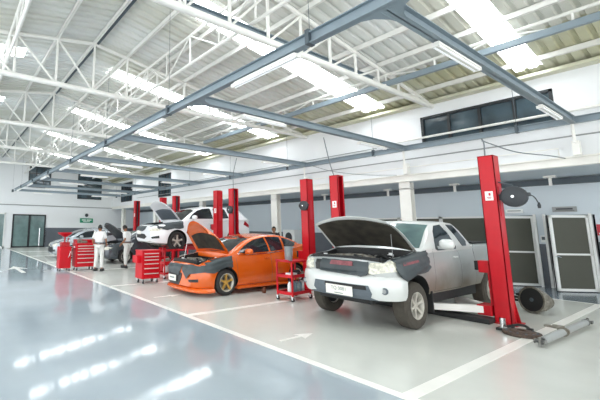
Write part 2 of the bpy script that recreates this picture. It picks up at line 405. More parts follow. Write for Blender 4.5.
# main trusses
def truss(x, name='roof_truss'):
    root = empty(name, (x, RIDGE_Y, 5.4))
    L = lambda y, z: (0, y-RIDGE_Y, z-5.4)
    MB().tube([L(YB, 5.5), L(YU, 5.5)], .075, 10).done('bottom_chord', 'steelwhite', root, smooth=40)
    MB().tube([L(YB, roofz(YB)-.15), L(RIDGE_Y, roofz(RIDGE_Y)-.15)], .05, 8).tube([L(RIDGE_Y, roofz(RIDGE_Y)-.15), L(YU, roofz(YU)-.15)], .05, 8).done('top_chord', 'steelwhite', root, smooth=40)
    ys = [y for y in node_y if YB+.3 < y < YU-.4]
    for i, y in enumerate(ys):
        zt = roofz(y)-.15
        MB().tube([L(y, 5.5), L(y, zt)], .036, 6).done('web_member', 'steelwhite', root, smooth=40)
        if i+1 < len(ys):
            y2 = ys[i+1]
            if y < RIDGE_Y-.1: a, b = L(y, zt), L(y2, 5.5)
            else: a, b = L(y, 5.5), L(y2, roofz(y2)-.2)
            MB().tube([a, b], .029, 6).done('web_member', 'steelwhite', root, smooth=40)
    return root
T0 = truss(-5.0)
lab = ['nearest', 'second nearest', 'third nearest', 'fourth nearest', 'fifth nearest']
for i in range(5):
    t = T0 if i == 0 else copy_tree(T0)
    t.location.x = -5.0-4.8*i
    tag(t, 'white steel roof truss spanning across the hall, %s to the camera' % lab[i], 'truss', 'roof trusses')
# lengthwise lattice girders
def girder(y, zb, m, name, x0=XF, x1=3.0):
    zt = roofz(y)-.2
    root = empty(name, (0, y, zb))
    if m == 'steelgrey': MB().b2((x0, -.05, -.06), (x1, .05, .08)).done('bottom_chord', m, root)
    else: MB().tube([(x0, 0, 0), (x1, 0, 0)], .04, 8).done('bottom_chord', m, root)
    MB().tube([(x0, 0, zt-zb), (x1, 0, zt-zb)], .04, 8).done('top_chord', 'steelwhite', root)
    x = -5.0+4.8*2-.0
    k = 0
    while x > x0+1.2:
        MB().tube([(x, 0, 0), (x, 0, zt-zb)], .022, 6).done('web_member', 'steelwhite', root)
        if k % 2 == 0: MB().tube([(x, 0, zt-zb), (x-1.2, 0, 0)], .02, 6).done('web_member', 'steelwhite', root)
        else: MB().tube([(x, 0, 0), (x-1.2, 0, zt-zb)], .02, 6).done('web_member', 'steelwhite', root)
        x -= 1.2; k += 1
    return root
tag(girder(9.95, 5.62, 'steelgrey', 'lattice_girder', -13.5), 'lengthwise roof girder with a grey bottom chord, near the side wall', 'girder')
tag(girder(5.0, 5.85, 'steelwhite', 'lattice_girder'), 'white lengthwise lattice girder high over the front of the bays', 'girder')
tag(girder(1.0, 5.95, 'steelwhite', 'lattice_girder'), 'white lengthwise lattice girder high over the aisle', 'girder')
o = MB().b2((XF, RIDGE_Y+.045, roofz(RIDGE_Y)-.16), (X0, RIDGE_Y+.1, roofz(RIDGE_Y)-.04)).done('ridge_rail', 'steeldark'); tag(o, 'dark grey rail running lengthwise under the roof ridge', 'rail')
o = MB().b2((-5.24, 1.8, 5.62), (-5.12, 9.6, 5.64)).b2((-5.185, 1.8, 5.62), (-5.175, 9.6, 5.8)).b2((-5.24, 1.8, 5.78), (-5.12, 9.6, 5.8)).done('cross_beam', 'steelgrey'); tag(o, 'blue grey steel beam alongside the nearest roof truss', 'beam')
# ------------------------------------------------------------------ suspended lighting frame
XB = [-1.98-3.78*i for i in range(7)] + [-28.4]
FZ = 4.15
def ibeam(m, a, b, h=.16, w=.12, t=.012):
    a, b = Vector(a), Vector(b); d = (b-a); L = d.length; q = d.to_track_quat('Y', 'Z').to_matrix(); c = (a+b)/2
    m.box(c+Vector((0, 0, h-t/2)), (w, L, t), rot=q); m.box(c+Vector((0, 0, t/2)), (w, L, t), rot=q); m.box(c+Vector((0, 0, h/2)), (t, L, h), rot=q)
    return m
fr = empty('suspended_beam_frame', (-15, 8.1, FZ)); tag(fr, 'blue grey steel beam frame hung over the service bays, carrying tube lights', 'steel frame')
def FL(x, y, z): return (x+15, y-8.1, z-FZ)
for y in (4.0, 12.25):
    ibeam(MB(), FL(-28.46, y, FZ), FL(4.0, y, FZ)).done('long_beam', 'steelgrey', fr)
for x in XB:
    ibeam(MB(), FL(x, 4.07, FZ+.003), FL(x, 12.18, FZ+.003)).done('cross_beam', 'steelgrey', fr)
for x in XB[:2]:
    m = MB(); m.prism([(x+15-.06, -4.04), (x+15-.3, -4.04), (x+15-.18, -3.97), (x+15-.08, -3.8), (x+15-.06, -3.7)], 'z', .0, .012); m.prism([(x+15+.06, -4.04), (x+15+.3, -4.04), (x+15+.18, -3.97), (x+15+.08, -3.8), (x+15+.06, -3.7)], 'z', .0, .012)
    m.done('gusset', 'steelgrey', fr)
for i in range(8):
    for dx in (0, ):
        x = XB[i]-1.0
        zr = roofz(4)-.3
        MB().tube([FL(x, 4, FZ+.15), FL(x, 4, zr)], .004, 5).b2(FL(x-.03, 3.93, FZ-.01), FL(x+.03, 4.07, FZ+.2)).done('hanger', 'steeldark', fr)
        MB().tube([FL(x, 12.25, FZ+.15), FL(x, 12.25, roofz(12.25)-.1)], .006, 5).b2(FL(x-.03, 12.18, FZ-.01), FL(x+.03, 12.32, FZ+.2)).done('hanger', 'steeldark', fr)
# tube lights
def fixture():
    root = empty('tube_light', (0, 0, 0))
    MB().box((0, 0, 0), (.11, 1.4, .03), bev=.006).box((0, 0, .03), (.06, 1.3, .03)).done('housing', 'steelwhite', root)
    for s in (-1, 1): MB().tube([(s*.032, -.67, -.031), (s*.032, .67, -.031)], .013, 8).done('fluorescent_tube', 'tube', root, smooth=60)
    
    for s in (-1, 1): MB().box((0, s*.685, -.022), (.10, .03, .04)).done('end_cap', 'steelwhite', root)
    return root
F0 = fixture(); first = True
ordn = ['nearest', 'second', 'third', 'fourth', 'fifth', 'sixth', 'seventh', 'farthest']
for i, x in enumerate(XB):
    for j, y in enumerate((5.95, 10.4)):
        f = F0 if first else copy_tree(F0); first = False
        f.location = (x, y, FZ-.06)
        tag(f, 'white twin tube light under the %s cross beam from the camera, %s' % (ordn[i], ('aisle end', 'wall end')[j]), 'light', 'tube lights under the cross beams')
for i in range(7):
    x = XB[i]-1.9
    f = copy_tree(F0); f.location = (x, 4.0, FZ-.06); f.rotation_euler = (0, 0, PI/2)
    tag(f, 'white twin tube light under the aisle side long beam, %s one counted from the camera' % ('first' if i == 0 else ordn[i]), 'light', 'tube lights under the long beam')

# pipes and rails on the side wall
def pipe(name, pts, r, m, label, cat='pipe', n=8):
    o = MB().tube(pts, r, n).done(name, m, smooth=50); tag(o, label, cat); return o
pipe('white_pipe', [(-6.1, YU-.12, 4.53), (2, YU-.12, 4.53)], .035, 'steelwhite', 'white pipe running across the long window high on the side wall')
pipe('wall_conduit', [(-26, YU-.05, 3.92), (4, YU-.05, 3.92)], .018, 'signgrey', 'thin grey conduit high along the white side wall', 'conduit')
pipe('wall_conduit', [(-26, YU-.05, 4.47), (-6.4, YU-.05, 4.47)], .015, 'signgrey', 'thin grey conduit on the side wall beyond the pickup bay', 'conduit')
pipe('air_pipe', [(-9.5, 12.35, 3.62), (-2.3, 12.35, 3.62), (-2.3, 12.35, 3.45)], .014, 'steelwhite', 'thin white air pipe just above the ledge beam', 'pipe')
for i, x in enumerate((-2.0, -5.8, -9.7)):
    o = MB().b2((x-.06, 12.3, 3.41), (x+.06, 12.5, 3.75)).tube([(x, 12.28, 3.7), (x, 12.28, 4.16)], .03, 8).done('beam_post', 'steelwhite'); tag(o, 'short white post between ledge beam and grey frame, %s from the right' % ('first', 'second', 'third')[i], 'post', 'frame posts on the ledge')
pipe('hanging_hose', curve_pts([(-6.12, 8.62, 4.15), (-6.05, 8.62, 3.8), (-5.95, 8.6, 3.4), (-5.85, 8.6, 3.04)]), .012, 'cable', 'grey hose dropping from the frame to a post top of the pickup lift', 'hose')
pipe('hanging_hose', curve_pts([(-2.62, 8.6, 3.4), (-2.6, 8.62, 3.3), (-2.6, 8.6, 3.04)]), .012, 'cable', 'short grey cable rising from the nearest lift post', 'hose')
pipe('hanging_hose', curve_pts([(-2.62, 8.6, 3.36), (-2.3, 9.2, 3.16), (-2.1, 10.5, 3.2), (-2.2, 12.3, 3.36)], 8), .011, 'cable', 'grey cable sagging from the nearest lift post to the ledge', 'hose')
pipe('hanging_hose', curve_pts([(-9.3, 12.25, 4.16), (-8.4, 12.28, 3.82), (-7.2, 12.3, 3.55), (-6.1, 12.35, 3.41)], 8), .009, 'cable', 'grey cable sagging along the side wall down to the column top', 'hose')
pipe('hanging_hose', curve_pts([(-9.76, 8.65, 4.15), (-9.95, 8.65, 3.6), (-9.93, 8.62, 3.04)]), .011, 'cable', 'grey hose dropping to a post of the orange car lift', 'hose')
for i, x in enumerate((-2.9, -5.2, -7.4, -10.2)):
    o = MB().b2((x-.03, 14.2, 2.9), (x+.03, 14.26, 3.18)).b2((x-.12, 14.15, 3.12), (x+.12, 14.3, 3.18)).done('soffit_bracket', 'steelwhite'); tag(o, 'small white bracket hanging from the soffit, %s from the right' % ('first', 'second', 'third', 'fourth')[i], 'bracket', 'brackets under the soffit')

# ------------------------------------------------------------------ signs
s = empty('exit_sign', (XF+.02, 10.22, 2.16)); tag(s, 'green sign board with white print on the far wall', 'sign')
MB().box((.02, 0, 0), (.04, 1.15, .38), bev=.01).done('sign_panel', 'green', s)
MB().b2((.04, -.42, .0), (.046, -.06, .09)).b2((.04, .0, .0), (.046, .42, .09)).b2((.04, -.3, -.11), (.046, .3, -.06)).done('print', 'signwhite', s)
o = MB().lathe([(0, .06), (.14, .05), (.15, 0), (0, 0)], (XF, 10.22, 2.62), 'x', 20).done('wall_bell', 'plasticdark', smooth=40); tag(o, 'small round dark bell above the green sign', 'bell')
s = empty('door_sign', (-2.84, YL-.02, 2.26)); tag(s, 'grey sign plate above the right mesh door', 'sign')
MB().box((0, -.01, 0), (.5, .02, .15)).done('sign_panel', 'signgrey', s); MB().box((0, -.022, .01), (.34, .004, .04)).box((0, -.022, -.035), (.4, .004, .012)).done('print', 'plasticdark', s)
s = empty('door_sign', (-3.95, YL-.02, 2.24)); tag(s, 'white sign plate above the left mesh door', 'sign')
MB().box((0, -.01, 0), (.42, .02, .12)).done('sign_panel', 'signwhite', s); MB().box((0, -.022, .01), (.32, .004, .03)).done('print', 'signgrey', s)
s = empty('wall_notice', (-3.34, YL-.02, 1.4)); tag(s, 'small square notice between the two mesh doors', 'notice')
MB().box((0, -.01, 0), (.16, .02, .2)).done('notice_panel', 'signwhite', s); MB().box((0, -.022, .02), (.11, .004, .09)).done('print', 'steeldark', s)
s = empty('fire_sign', (-2.14, YL-.02, 1.68)); tag(s, 'red fire sign at the right edge of the side wall', 'sign')
MB().box((0, -.01, 0), (.26, .02, .3)).done('sign_panel', 'signred', s); MB().box((.02, -.022, .05), (.14, .004, .1)).box((0, -.022, -.1), (.2, .004, .04)).done('pictogram', 'signwhite', s)
s = empty('fire_extinguisher', (-2.1, YL-.12, 1.0)); tag(s, 'red fire extinguisher hung under the fire sign', 'extinguisher')
MB().lathe([(0, 0), (.085, .01), (.09, .04), (.09, .42), (.06, .5), (.03, .53), (.03, .56), (0, .56)], (0, 0, 0), n=16).done('cylinder_body', 'red', s, smooth=40)
MB().lathe([(.0915, .15), (.0915, .3)], (0, 0, 0), n=16).done('label_band', 'signwhite', s)
MB().b2((-.05, -.02, .56), (.06, .02, .6)).b2((-.05, -.02, .62), (.08, .02, .64)).tube(curve_pts([(.03, 0, .58), (.12, -.03, .5), (.11, -.03, .2)]), .012, 6).done('valve_hose', 'black', s)
MB().b2((-.03, .0, .3), (.03, .12, .36)).done('wall_hook', 'steeldark', s)
s = empty('framed_notice', (-11.7, YL-.02, 1.78)); tag(s, 'small red edged notice on the side wall behind the orange car', 'notice')
MB().box((0, -.01, 0), (.24, .02, .34)).done('notice_panel', 'signwhite', s); MB().box((0, -.022, .1), (.2, .004, .08)).done('print', 'signred', s)

# ------------------------------------------------------------------ two post lifts
def cpost(side):
    # side +1: right post, channel opens towards -x
    m = MB(); s = side; o, i = .12*s, -.12*s; t = .012
    m.b2((o-t*s, -.14, .02), (o, .12, 3.04)); m.b2((i, -.14, .02), (o, -.14+t, 3.04)); m.b2((i, .12-t, .02), (o, .12, 3.04))
    m.b2((i, -.14, .02), (i+t*s, -.09, 3.04)); m.b2((i, .07, .02), (i+t*s, .12, 3.04)); m.b2((i, -.14, 3.03), (o, .12, 3.045))
    return m
def make_lift(cx, half, h, armmat, label, reel=False):
    R = empty('two_post_lift', (cx, 8.63, 0)); tag(R, label, 'car lift', 'two post lifts')
    for s in (-1, 1):
        p = cpost(s).done('post', 'red', R, loc=(s*half, 0, 0))
        MB().b2((s*.01-.2, -.22, 0), (s*.01+.2, .2, .02)).prism([(s*.12, .02), (s*.18, .02), (s*.12, .4)], 'y', -.13, -.118).prism([(s*.12, .02), (s*.18, .02), (s*.12, .4)], 'y', .10, .112).done('foot_plate', 'redrail', p)
        MB().b2((-.11, -.09, .3), (.11, .09, 3.0)).done('inner_rail', 'redrail' , p) if False else MB().tube([(0, .03, .05), (0, .03, 3.0)], .03, 10).tube([(.04*s, -.06, .05), (.04*s, -.06, 3.0)], .008, 6).done('screw_rod', 'steeldark', p)
        MB().box((.0, -.143, 2.28), (.12, .004, .17)).done('sticker', 'signwhite', p)
        MB().box((.01, -.146, 2.31), (.03, .003, .05)).box((.0, -.146, 2.255), (.07, .003, .012)).box((.0, -.146, 2.23), (.05, .003, .008)).done('sticker_mark', 'signred', p)
        MB().b2((s*.12, -.06, 1.9), (s*.13, .04, 2.45)).done('data_plate', 'signred', p)
        c = MB(); x0 = s*half
        c.b2((x0-s*.17, -.09, h+.05), (x0+s*.09, .09, h+.95), bev=.008); c.b2((x0-s*.36, -.17, h+.02), (x0-s*.14, .17, h+.2), bev=.01)
        c.b2((x0-s*.30, -.1, h+.78), (x0-s*.14, .07, h+1.0), bev=.01)
        c.done('carriage', 'red', R)
        MB().b2((x0-s*.36, -.1, h+.82), (x0-s*.30, .07, h+.99), bev=.01).done('door_bumper', 'black', R)
        for d in (-1, 1):
            a = Vector((x0-s*.3, .12*d, h+.12)); b = Vector((x0-s*.92, 1.0*d if d > 0 else -.95, h+.1))
            if h < .3: b = Vector((x0-s*.95, .62*d, h+.12))
            MB().bar(a, b, .13, .12).done('lift_arm', armmat, R)
            MB().lathe([(0, 0), (.05, 0), (.05, .1), (.075, .1), (.075, .14), (0, .14)], (b.x, b.y, b.z+.04), n=14).done('lift_pad', 'black', R)
    MB().b2((-half+.12, -.45, 0), (half-.1, -.15, .09), bev=.02).done('floor_cover', 'black', R)
    return R
make_lift(-4.185, 1.615, .08, 'steelwhite', 'red two post lift around the silver pickup, nearest the camera')
make_lift(-8.345, 1.585, .02, 'redrail', 'red two post lift around the orange car')
L3 = make_lift(-12.32, 1.50, .78, 'redrail', 'red two post lift holding up the white car')
make_lift(-16.4, 1.42, .02, 'redrail', 'red two post lift around the dark car with open hood, farthest')
# white air hose clips on posts
def reel(loc, s, label, plug=True):
    R = empty('hose_reel', loc); tag(R, label, 'hose reel')
    MB().lathe([(0, -.07), (.17, -.07), (.2, -.05), (.2, .05), (.17, .07), (0, .07)], (0, 0, 0), 'y', 24, rot=None).done('drum_case', 'plasticdark', R, smooth=40).scale = (s, s, s)
    MB().lathe([(0, -.1), (.025, -.1), (.03, -.07), (0, -.07)], (0, 0, 0), 'y', 12).done('hub_cap', 'chrome', R).scale = (s, s, s)
    MB().box((.19*s, 0, .03*s), (.1*s, .07*s, .07*s), bev=.01*s).done('hose_guide', 'plasticdark', R); MB().box((-.2*s, 0, .0), (.08*s, .05*s, .12*s), bev=.01*s).done('reel_mount', 'plasticdark', R)
    if plug:
        c = MB().tube(curve_pts([(.22, 0, .02), (.27, 0, -.03), (.31, 0, -.13)]), .009, 6).done('cord', 'plasticdark', R)
        MB().lathe([(0, -.05), (.02, -.05), (.025, 0), (.012, .05), (0, .05)], (.315, 0, -.17), n=10).done('cord_plug', 'plasticdark', R)
    return R
reel((-2.24, 8.58, 2.25), .93, 'black cord reel hanging beside the nearest lift post')
o = MB().tube([(-2.24, 8.58, 2.45), (-2.48, 8.6, 2.55)], .012, 6).done('reel_bracket', 'steeldark'); tag(o, 'thin dark bracket holding the nearest cord reel to its post', 'bracket')
reel((-6.7, 8.40, 2.28), .68, 'small black reel on the post between pickup and orange car', False)
reel((-9.87, 8.40, 2.28), .68, 'small black reel on the post behind the orange car', False)
# ------------------------------------------------------------------ vehicles
def interp(keys, y):
    ks = sorted(keys); n = len(ks)
    if y <= ks[0]: return keys[ks[0]]
    if y >= ks[-1]: return keys[ks[-1]]
    for i in range(n-1):
        if ks[i] <= y <= ks[i+1]: break
    a, b = ks[i], ks[i+1]; h = b-a; t = (y-a)/h
    def slope(j, c):
        if j == 0 or j == n-1: 
            q = (0, 1) if j == 0 else (n-2, n-1)
            return (keys[ks[q[1]]][c]-keys[ks[q[0]]][c])/(ks[q[1]]-ks[q[0]])
        d0 = (keys[ks[j]][c]-keys[ks[j-1]][c])/(ks[j]-ks[j-1]); d1 = (keys[ks[j+1]][c]-keys[ks[j]][c])/(ks[j+1]-ks[j])
        return 0 if d0*d1 <= 0 else 2*d0*d1/(d0+d1)
    out = []
    for c in range(len(keys[a])):
        p0, p1 = keys[a][c], keys[b][c]; m0, m1 = slope(i, c)*h, slope(i+1, c)*h
        out.append((2*t**3-3*t**2+1)*p0+(t**3-2*t**2+t)*m0+(-2*t**3+3*t**2)*p1+(t**3-t**2)*m1)
    return tuple(out)
def lower_sec(w, zb, zt, crown, tumble):
    H = zt-zb
    return [(0, zb), (w-.14, zb), (w-.05, zb+.03), (w-.015, zb+H*.18), (w, zb+H*.42), (w-.008, zb+H*.62), (w-tumble*.6, zb+H*.82), (w-tumble, zt-.035), (w-tumble-.03, zt-.01), (w-tumble-.1, zt+.005), (w*.5, zt+crown*.8), (0, zt+crown)]
def cabin_sec(wb, zb, wr, zr):
    H = max(zr-zb, .02)
    return [(0, zb-.1), (wb-.02, zb-.1), (wb, zb), (wb+(wr-wb)*.45+.012, zb+H*.45), (wr+.012, zb+H*.86), (wr-.03, zb+H*.955), (wr-.12, zb+H*.99), (wr*.5, zr+.012), (0, zr+.02)]
def loft(secs, m=None):
    # secs: list of (y, [(x,z)...] right half bottom centre to top centre)
    m = m or MB(); rings = []
    for y, s in secs:
        full = [(x, y, z) for x, z in s] + [(-x, y, z) for x, z in s[-2:0:-1]]
        rings.append([m.bm.verts.new(p) for p in full])
    n = len(rings[0])
    for i in range(len(rings)-1):
        for j in range(n): m.face([rings[i][j], rings[i][(j+1) % n], rings[i+1][(j+1) % n], rings[i+1][j]])
    m.face(rings[0][::-1]); m.face(rings[-1])
    return m
def bvh_of(objs):
    vs, ps = [], []
    for o in objs:
        b = len(vs); vs += [v.co.copy() for v in o.data.vertices]; ps += [[b+i for i in p.vertices] for p in o.data.polygons]
    return BVHTree.FromPolygons(vs, ps)
RAY = {'x+': lambda a, b: ((5, a, b), (-1, 0, 0)), 'x-': lambda a, b: ((-5, a, b), (1, 0, 0)), 'y-': lambda a, b: ((a, -5, b), (0, 1, 0)),
       'y+': lambda a, b: ((a, 12, b), (0, -1, 0)), 'z+': lambda a, b: ((a, b, 5), (0, 0, -1))}
def patch(bv, poly, axis, off=.006, thick=.02, res=.06, m=None, wob=0):
    m = m or MB(); pts = []
    n = len(poly)
    for i in range(n):
        a, b = Vector(poly[i]), Vector(poly[(i+1) % n]); k = max(1, int((b-a).length/res))
        for j in range(k): pts.append(a+(b-a)*j/k)
    nb = len(pts); edges = [(i, (i+1) % nb) for i in range(nb)]
    xs_, ys_ = [p[0] for p in poly], [p[1] for p in poly]
    x = min(xs_)+res/2
    while x < max(xs_):
        y = min(ys_)+res/2
        while y < max(ys_):
            q = Vector((x, y)); ins = False; j = nb-1
            for i in range(nb):
                if (pts[i].y > y) != (pts[j].y > y) and x < (pts[j].x-pts[i].x)*(y-pts[i].y)/(pts[j].y-pts[i].y)+pts[i].x: ins = not ins
                j = i
            if ins and min((q-p).length for p in pts[:nb]) > res*.4: pts.append(q)
            y += res
        x += res
    vs, es, fs, _, _, _ = geometry.delaunay_2d_cdt([Vector((p[0], p[1])) for p in pts], edges, [list(range(nb))], 1, 1e-6)
    hits = []
    for v in vs:
        o, d = RAY[axis](v.x, v.y); h, nr, _, _ = bv.ray_cast(Vector(o), Vector(d)); hits.append((h, nr, v, Vector(d)))
    good = [h for h in hits if h[0] is not None]
    if not good: return m
    ax = 0 if axis[0] == 'x' else 1 if axis[0] == 'y' else 2
    P = []
    for h, nr, v, d in hits:
        if h is None:
            g = min(good, key=lambda q: (q[2]-v).length); h = Vector(RAY[axis](v.x, v.y)[0]); h[ax] = g[0][ax]; nr = g[1]
        if nr.dot(d) > 0: nr = -nr
        w = wob*math.sin(v.x*23+v.y*9)*math.cos(v.y*17-v.x*5) if wob else 0
        P.append((h - d*.0 + nr*(off+w), h - nr*(thick-off)*1.0, ))
    A = [m.bm.verts.new(p[0]) for p in P]; cnt = {}
    for f in fs:
        m.face([A[i] for i in f])
        for i in range(len(f)):
            e = (f[i], f[(i+1) % len(f)]); cnt[e] = cnt.get(e, 0)+1
    B = {}
    for (a, b) in list(cnt):
        if (b, a) not in cnt:
            for q in (a, b):
                if q not in B: B[q] = m.bm.verts.new(P[q][1])
            m.face([A[b], A[a], B[a], B[b]])
    return m
def ribbon(bv, line, axis, w=.008, off=.003, m=None, res=.05):
    m = m or MB(); pts = []
    for i in range(len(line)-1):
        a, b = Vector(line[i]), Vector(line[i+1]); k = max(1, int((b-a).length/res))
        for j in range(k): pts.append(a+(b-a)*j/k)
    pts.append(Vector(line[-1])); prev = None
    for i, p in enumerate(pts):
        t = (pts[min(i+1, len(pts)-1)]-pts[max(i-1, 0)]).normalized(); nn = Vector((-t.y, t.x))*w/2; row = []
        for q in (p-nn, p+nn):
            o, d = RAY[axis](q.x, q.y); h, nr, _, _ = bv.ray_cast(Vector(o), Vector(d))
            if h is None: row = None; break
            row.append(m.bm.verts.new(h-Vector(d)*off))
        if row and prev: m.face([prev[0], prev[1], row[1], row[0]])
        prev = row
    return m
def boolean_cut(o, cutters):
    for c in cutters:
        md = o.modifiers.new('b', 'BOOLEAN'); md.operation = 'DIFFERENCE'; md.solver = 'EXACT'; md.object = c
    bpy.context.view_layer.update()
    dg = bpy.context.evaluated_depsgraph_get(); me = bpy.data.meshes.new_from_object(o.evaluated_get(dg))
    o.modifiers.clear(); old = o.data; o.data = me; bpy.data.meshes.remove(old)
    for c in cutters: bpy.data.objects.remove(c)
def wheel(parent, x, y, r, w, rimr, m_rim, m_t, side, spokes=5, name='wheel', gap=.18, rz=0, m_lip='alloy'):
    wroot = empty(name, (x, y, r), 0 if side > 0 else PI)
    wroot.parent = parent
    k = r-rimr
    prof = [(rimr-.005, -w/2+.03), (rimr+k*.3, -w/2), (r-.03, -w/2+.01), (r-.004, -w/2+.04), (r, 0), (r-.004, w/2-.04), (r-.03, w/2-.01), (rimr+k*.35, w/2), (rimr+.01, w/2-.012), (rimr-.005, w/2-.03)]
    MB().lathe(prof, (0, 0, 0), 'x', 40, cap=False).done('tyre', m_t, wroot, smooth=35)
    MB().lathe([(rimr-.004, -w/2+.03), (rimr-.02, 0), (rimr-.028, w/2-.05), (rimr-.004, w/2-.004), (rimr+.008, w/2-.006)], (0, 0, 0), 'x', 36, cap=False).done('rim_barrel', m_lip, wroot, smooth=35); rim = MB()
    rim.lathe([(0, w/2-.03), (.045, w/2-.03), (.06, w/2-.05), (.06, w/2-.09), (0, w/2-.09)], (0, 0, 0), 'x', 18)
    for i in range(spokes):
        a = 2*PI*i/spokes+rz
        pts = [(.05, -.5), (.05, .5), (rimr-.01, .5+gap), (rimr-.01, -.5-gap)]
        sw = rimr*.30
        P = []
        for rr, q in ((.04, .75), (rimr*.6, .62), (rimr-.012, 1.0)):
            for s in (-1, 1): P.append((rr, s*q*sw/2))
        def V(rr, tt, xx): return (xx, rr*math.cos(a)-tt*math.sin(a), rr*math.sin(a)+tt*math.cos(a))
        bm = rim.bm; F = [bm.verts.new(V(p[0], p[1], w/2-(.035 if p[0] < .05 else .03 if p[0] < rimr*.7 else .016))) for p in P]; Bk = [bm.verts.new(V(p[0], p[1], w/2-.07)) for p in P]
        for q in ((0, 1, 3, 2), (2, 3, 5, 4)): rim.face([F[i_] for i_ in q]); rim.face([Bk[i_] for i_ in q[::-1]])
        for q in ((0, 2), (2, 4), (5, 3), (3, 1)): rim.face([F[q[0]], F[q[1]], Bk[q[1]], Bk[q[0]]])
    for i in range(5):
        a = 2*PI*(i+.5)/5; rim.lathe([(0, w/2-.022), (.008, w/2-.022), (.008, w/2-.04)], (0, .035*math.cos(a), .035*math.sin(a)), 'x', 6)
    rim.done('rim', m_rim, wroot, smooth=35)
    MB().lathe([(0, w/2-.1), (rimr*.72, w/2-.1), (rimr*.72, w/2-.13), (0, w/2-.13)], (0, 0, 0), 'x', 24).done('brake_disc', 'engine', wroot, smooth=40)
    MB().lathe([(0, -w/2+.05), (rimr-.02, -w/2+.05), (rimr-.02, -w/2+.07), (0, -w/2+.07)], (0, 0, 0), 'x', 24).done('brake_shield', 'black', wroot)
    return wroot
def hood(parent, L, W, y, z, th, mats, droop=.07, taper=.12, bow=.1, crown=.035, ribs=True, thick=.035, scoop=None):
    R = empty('hood', (0, y, z)); R.parent = parent; R.rotation_euler = (-th, 0, 0)
    nu, nv = 14, 18
    def P(u, v, d):
        wx = W*(1-taper*u**2.5); y_ = -L*u*(1-bow*v*v*(.3+.7*u))
        edge = max(0, abs(v)-.86)/.14
        zz = crown*(1-v*v)*(1-.4*u) - droop*u**4 - .03*edge**2
        return Vector((v*wx, y_, zz+d))
    m = MB(); m.mi = 0
    T = [[m.bm.verts.new(P(i/nu, -1+2*j/nv, 0)) for j in range(nv+1)] for i in range(nu+1)]
    for i in range(nu):
        for j in range(nv): m.face([T[i][j], T[i][j+1], T[i+1][j+1], T[i+1][j]])
    m.mi = 0
    B = [[m.bm.verts.new(P(i/nu, -1+2*j/nv, -thick*(0.25 if i in (0, nu) or j in (0, nv) else 1))) for j in range(nv+1)] for i in range(nu+1)]
    for i in range(nu):
        for j in range(nv): m.face([B[i][j], B[i+1][j], B[i+1][j+1], B[i][j+1]])
    for i in range(nu):
        m.face([T[i][0], T[i+1][0], B[i+1][0], B[i][0]]); m.face([T[i+1][nv], T[i][nv], B[i][nv], B[i+1][nv]])
    for j in range(nv):
        m.face([T[0][j+1], T[0][j], B[0][j], B[0][j+1]]); m.face([T[nu][j], T[nu][j+1], B[nu][j+1], B[nu][j]])
    m.done('hood_panel', mats[0], R, smooth=50)
    # insulation pad on the underside
    m = MB(); a, b, c = (.12, .82, .8) if mats[2] == 'full' else (.42, .95, .72) if mats[2] == 'front' else (.1, .6, .8)
    if mats[2] == 'full': a, b, c = .05, .93, .93
    g1 = [[m.bm.verts.new(P(a+(b-a)*i/10, -c+2*c*j/14, -thick-.018-.004*math.sin(j*1.3)*math.sin(i))) for j in range(15)] for i in range(11)]
    g0 = [[m.bm.verts.new(P(a+(b-a)*i/10, -c+2*c*j/14, -thick+.004)) for j in range(15)] for i in range(11)]
    for i in range(10):
        for j in range(14): m.face([g1[i][j], g1[i+1][j], g1[i+1][j+1], g1[i][j+1]])
    for i in range(10): m.face([g0[i][0], g0[i+1][0], g1[i+1][0], g1[i][0]]); m.face([g0[i+1][14], g0[i][14], g1[i][14], g1[i+1][14]])
    for j in range(14): m.face([g0[0][j+1], g0[0][j], g1[0][j], g1[0][j+1]]); m.face([g0[10][j], g0[10][j+1], g1[10][j+1], g1[10][j]])
    m.done('hood_insulation', mats[1], R, smooth=40)
    if ribs:
        m = MB()
        for v in (-.55, 0, .55): m.tube([P(.08, v*.6, -thick-.012), P(.5, v*.8, -thick-.014), P(.93, v*1.15, -thick-.012)], .014, 6)
        m.tube([P(.93, v, -thick-.012) for v in (-.85, -.4, 0, .4, .85)], .016, 6)
        m.lathe([(0, 0), (.03, 0), (.03, .04), (0, .04)], P(.93, 0, -thick-.05), n=10)
        m.done('hood_rib', mats[3] if len(mats) > 3 else mats[0], R, smooth=40)
    return R
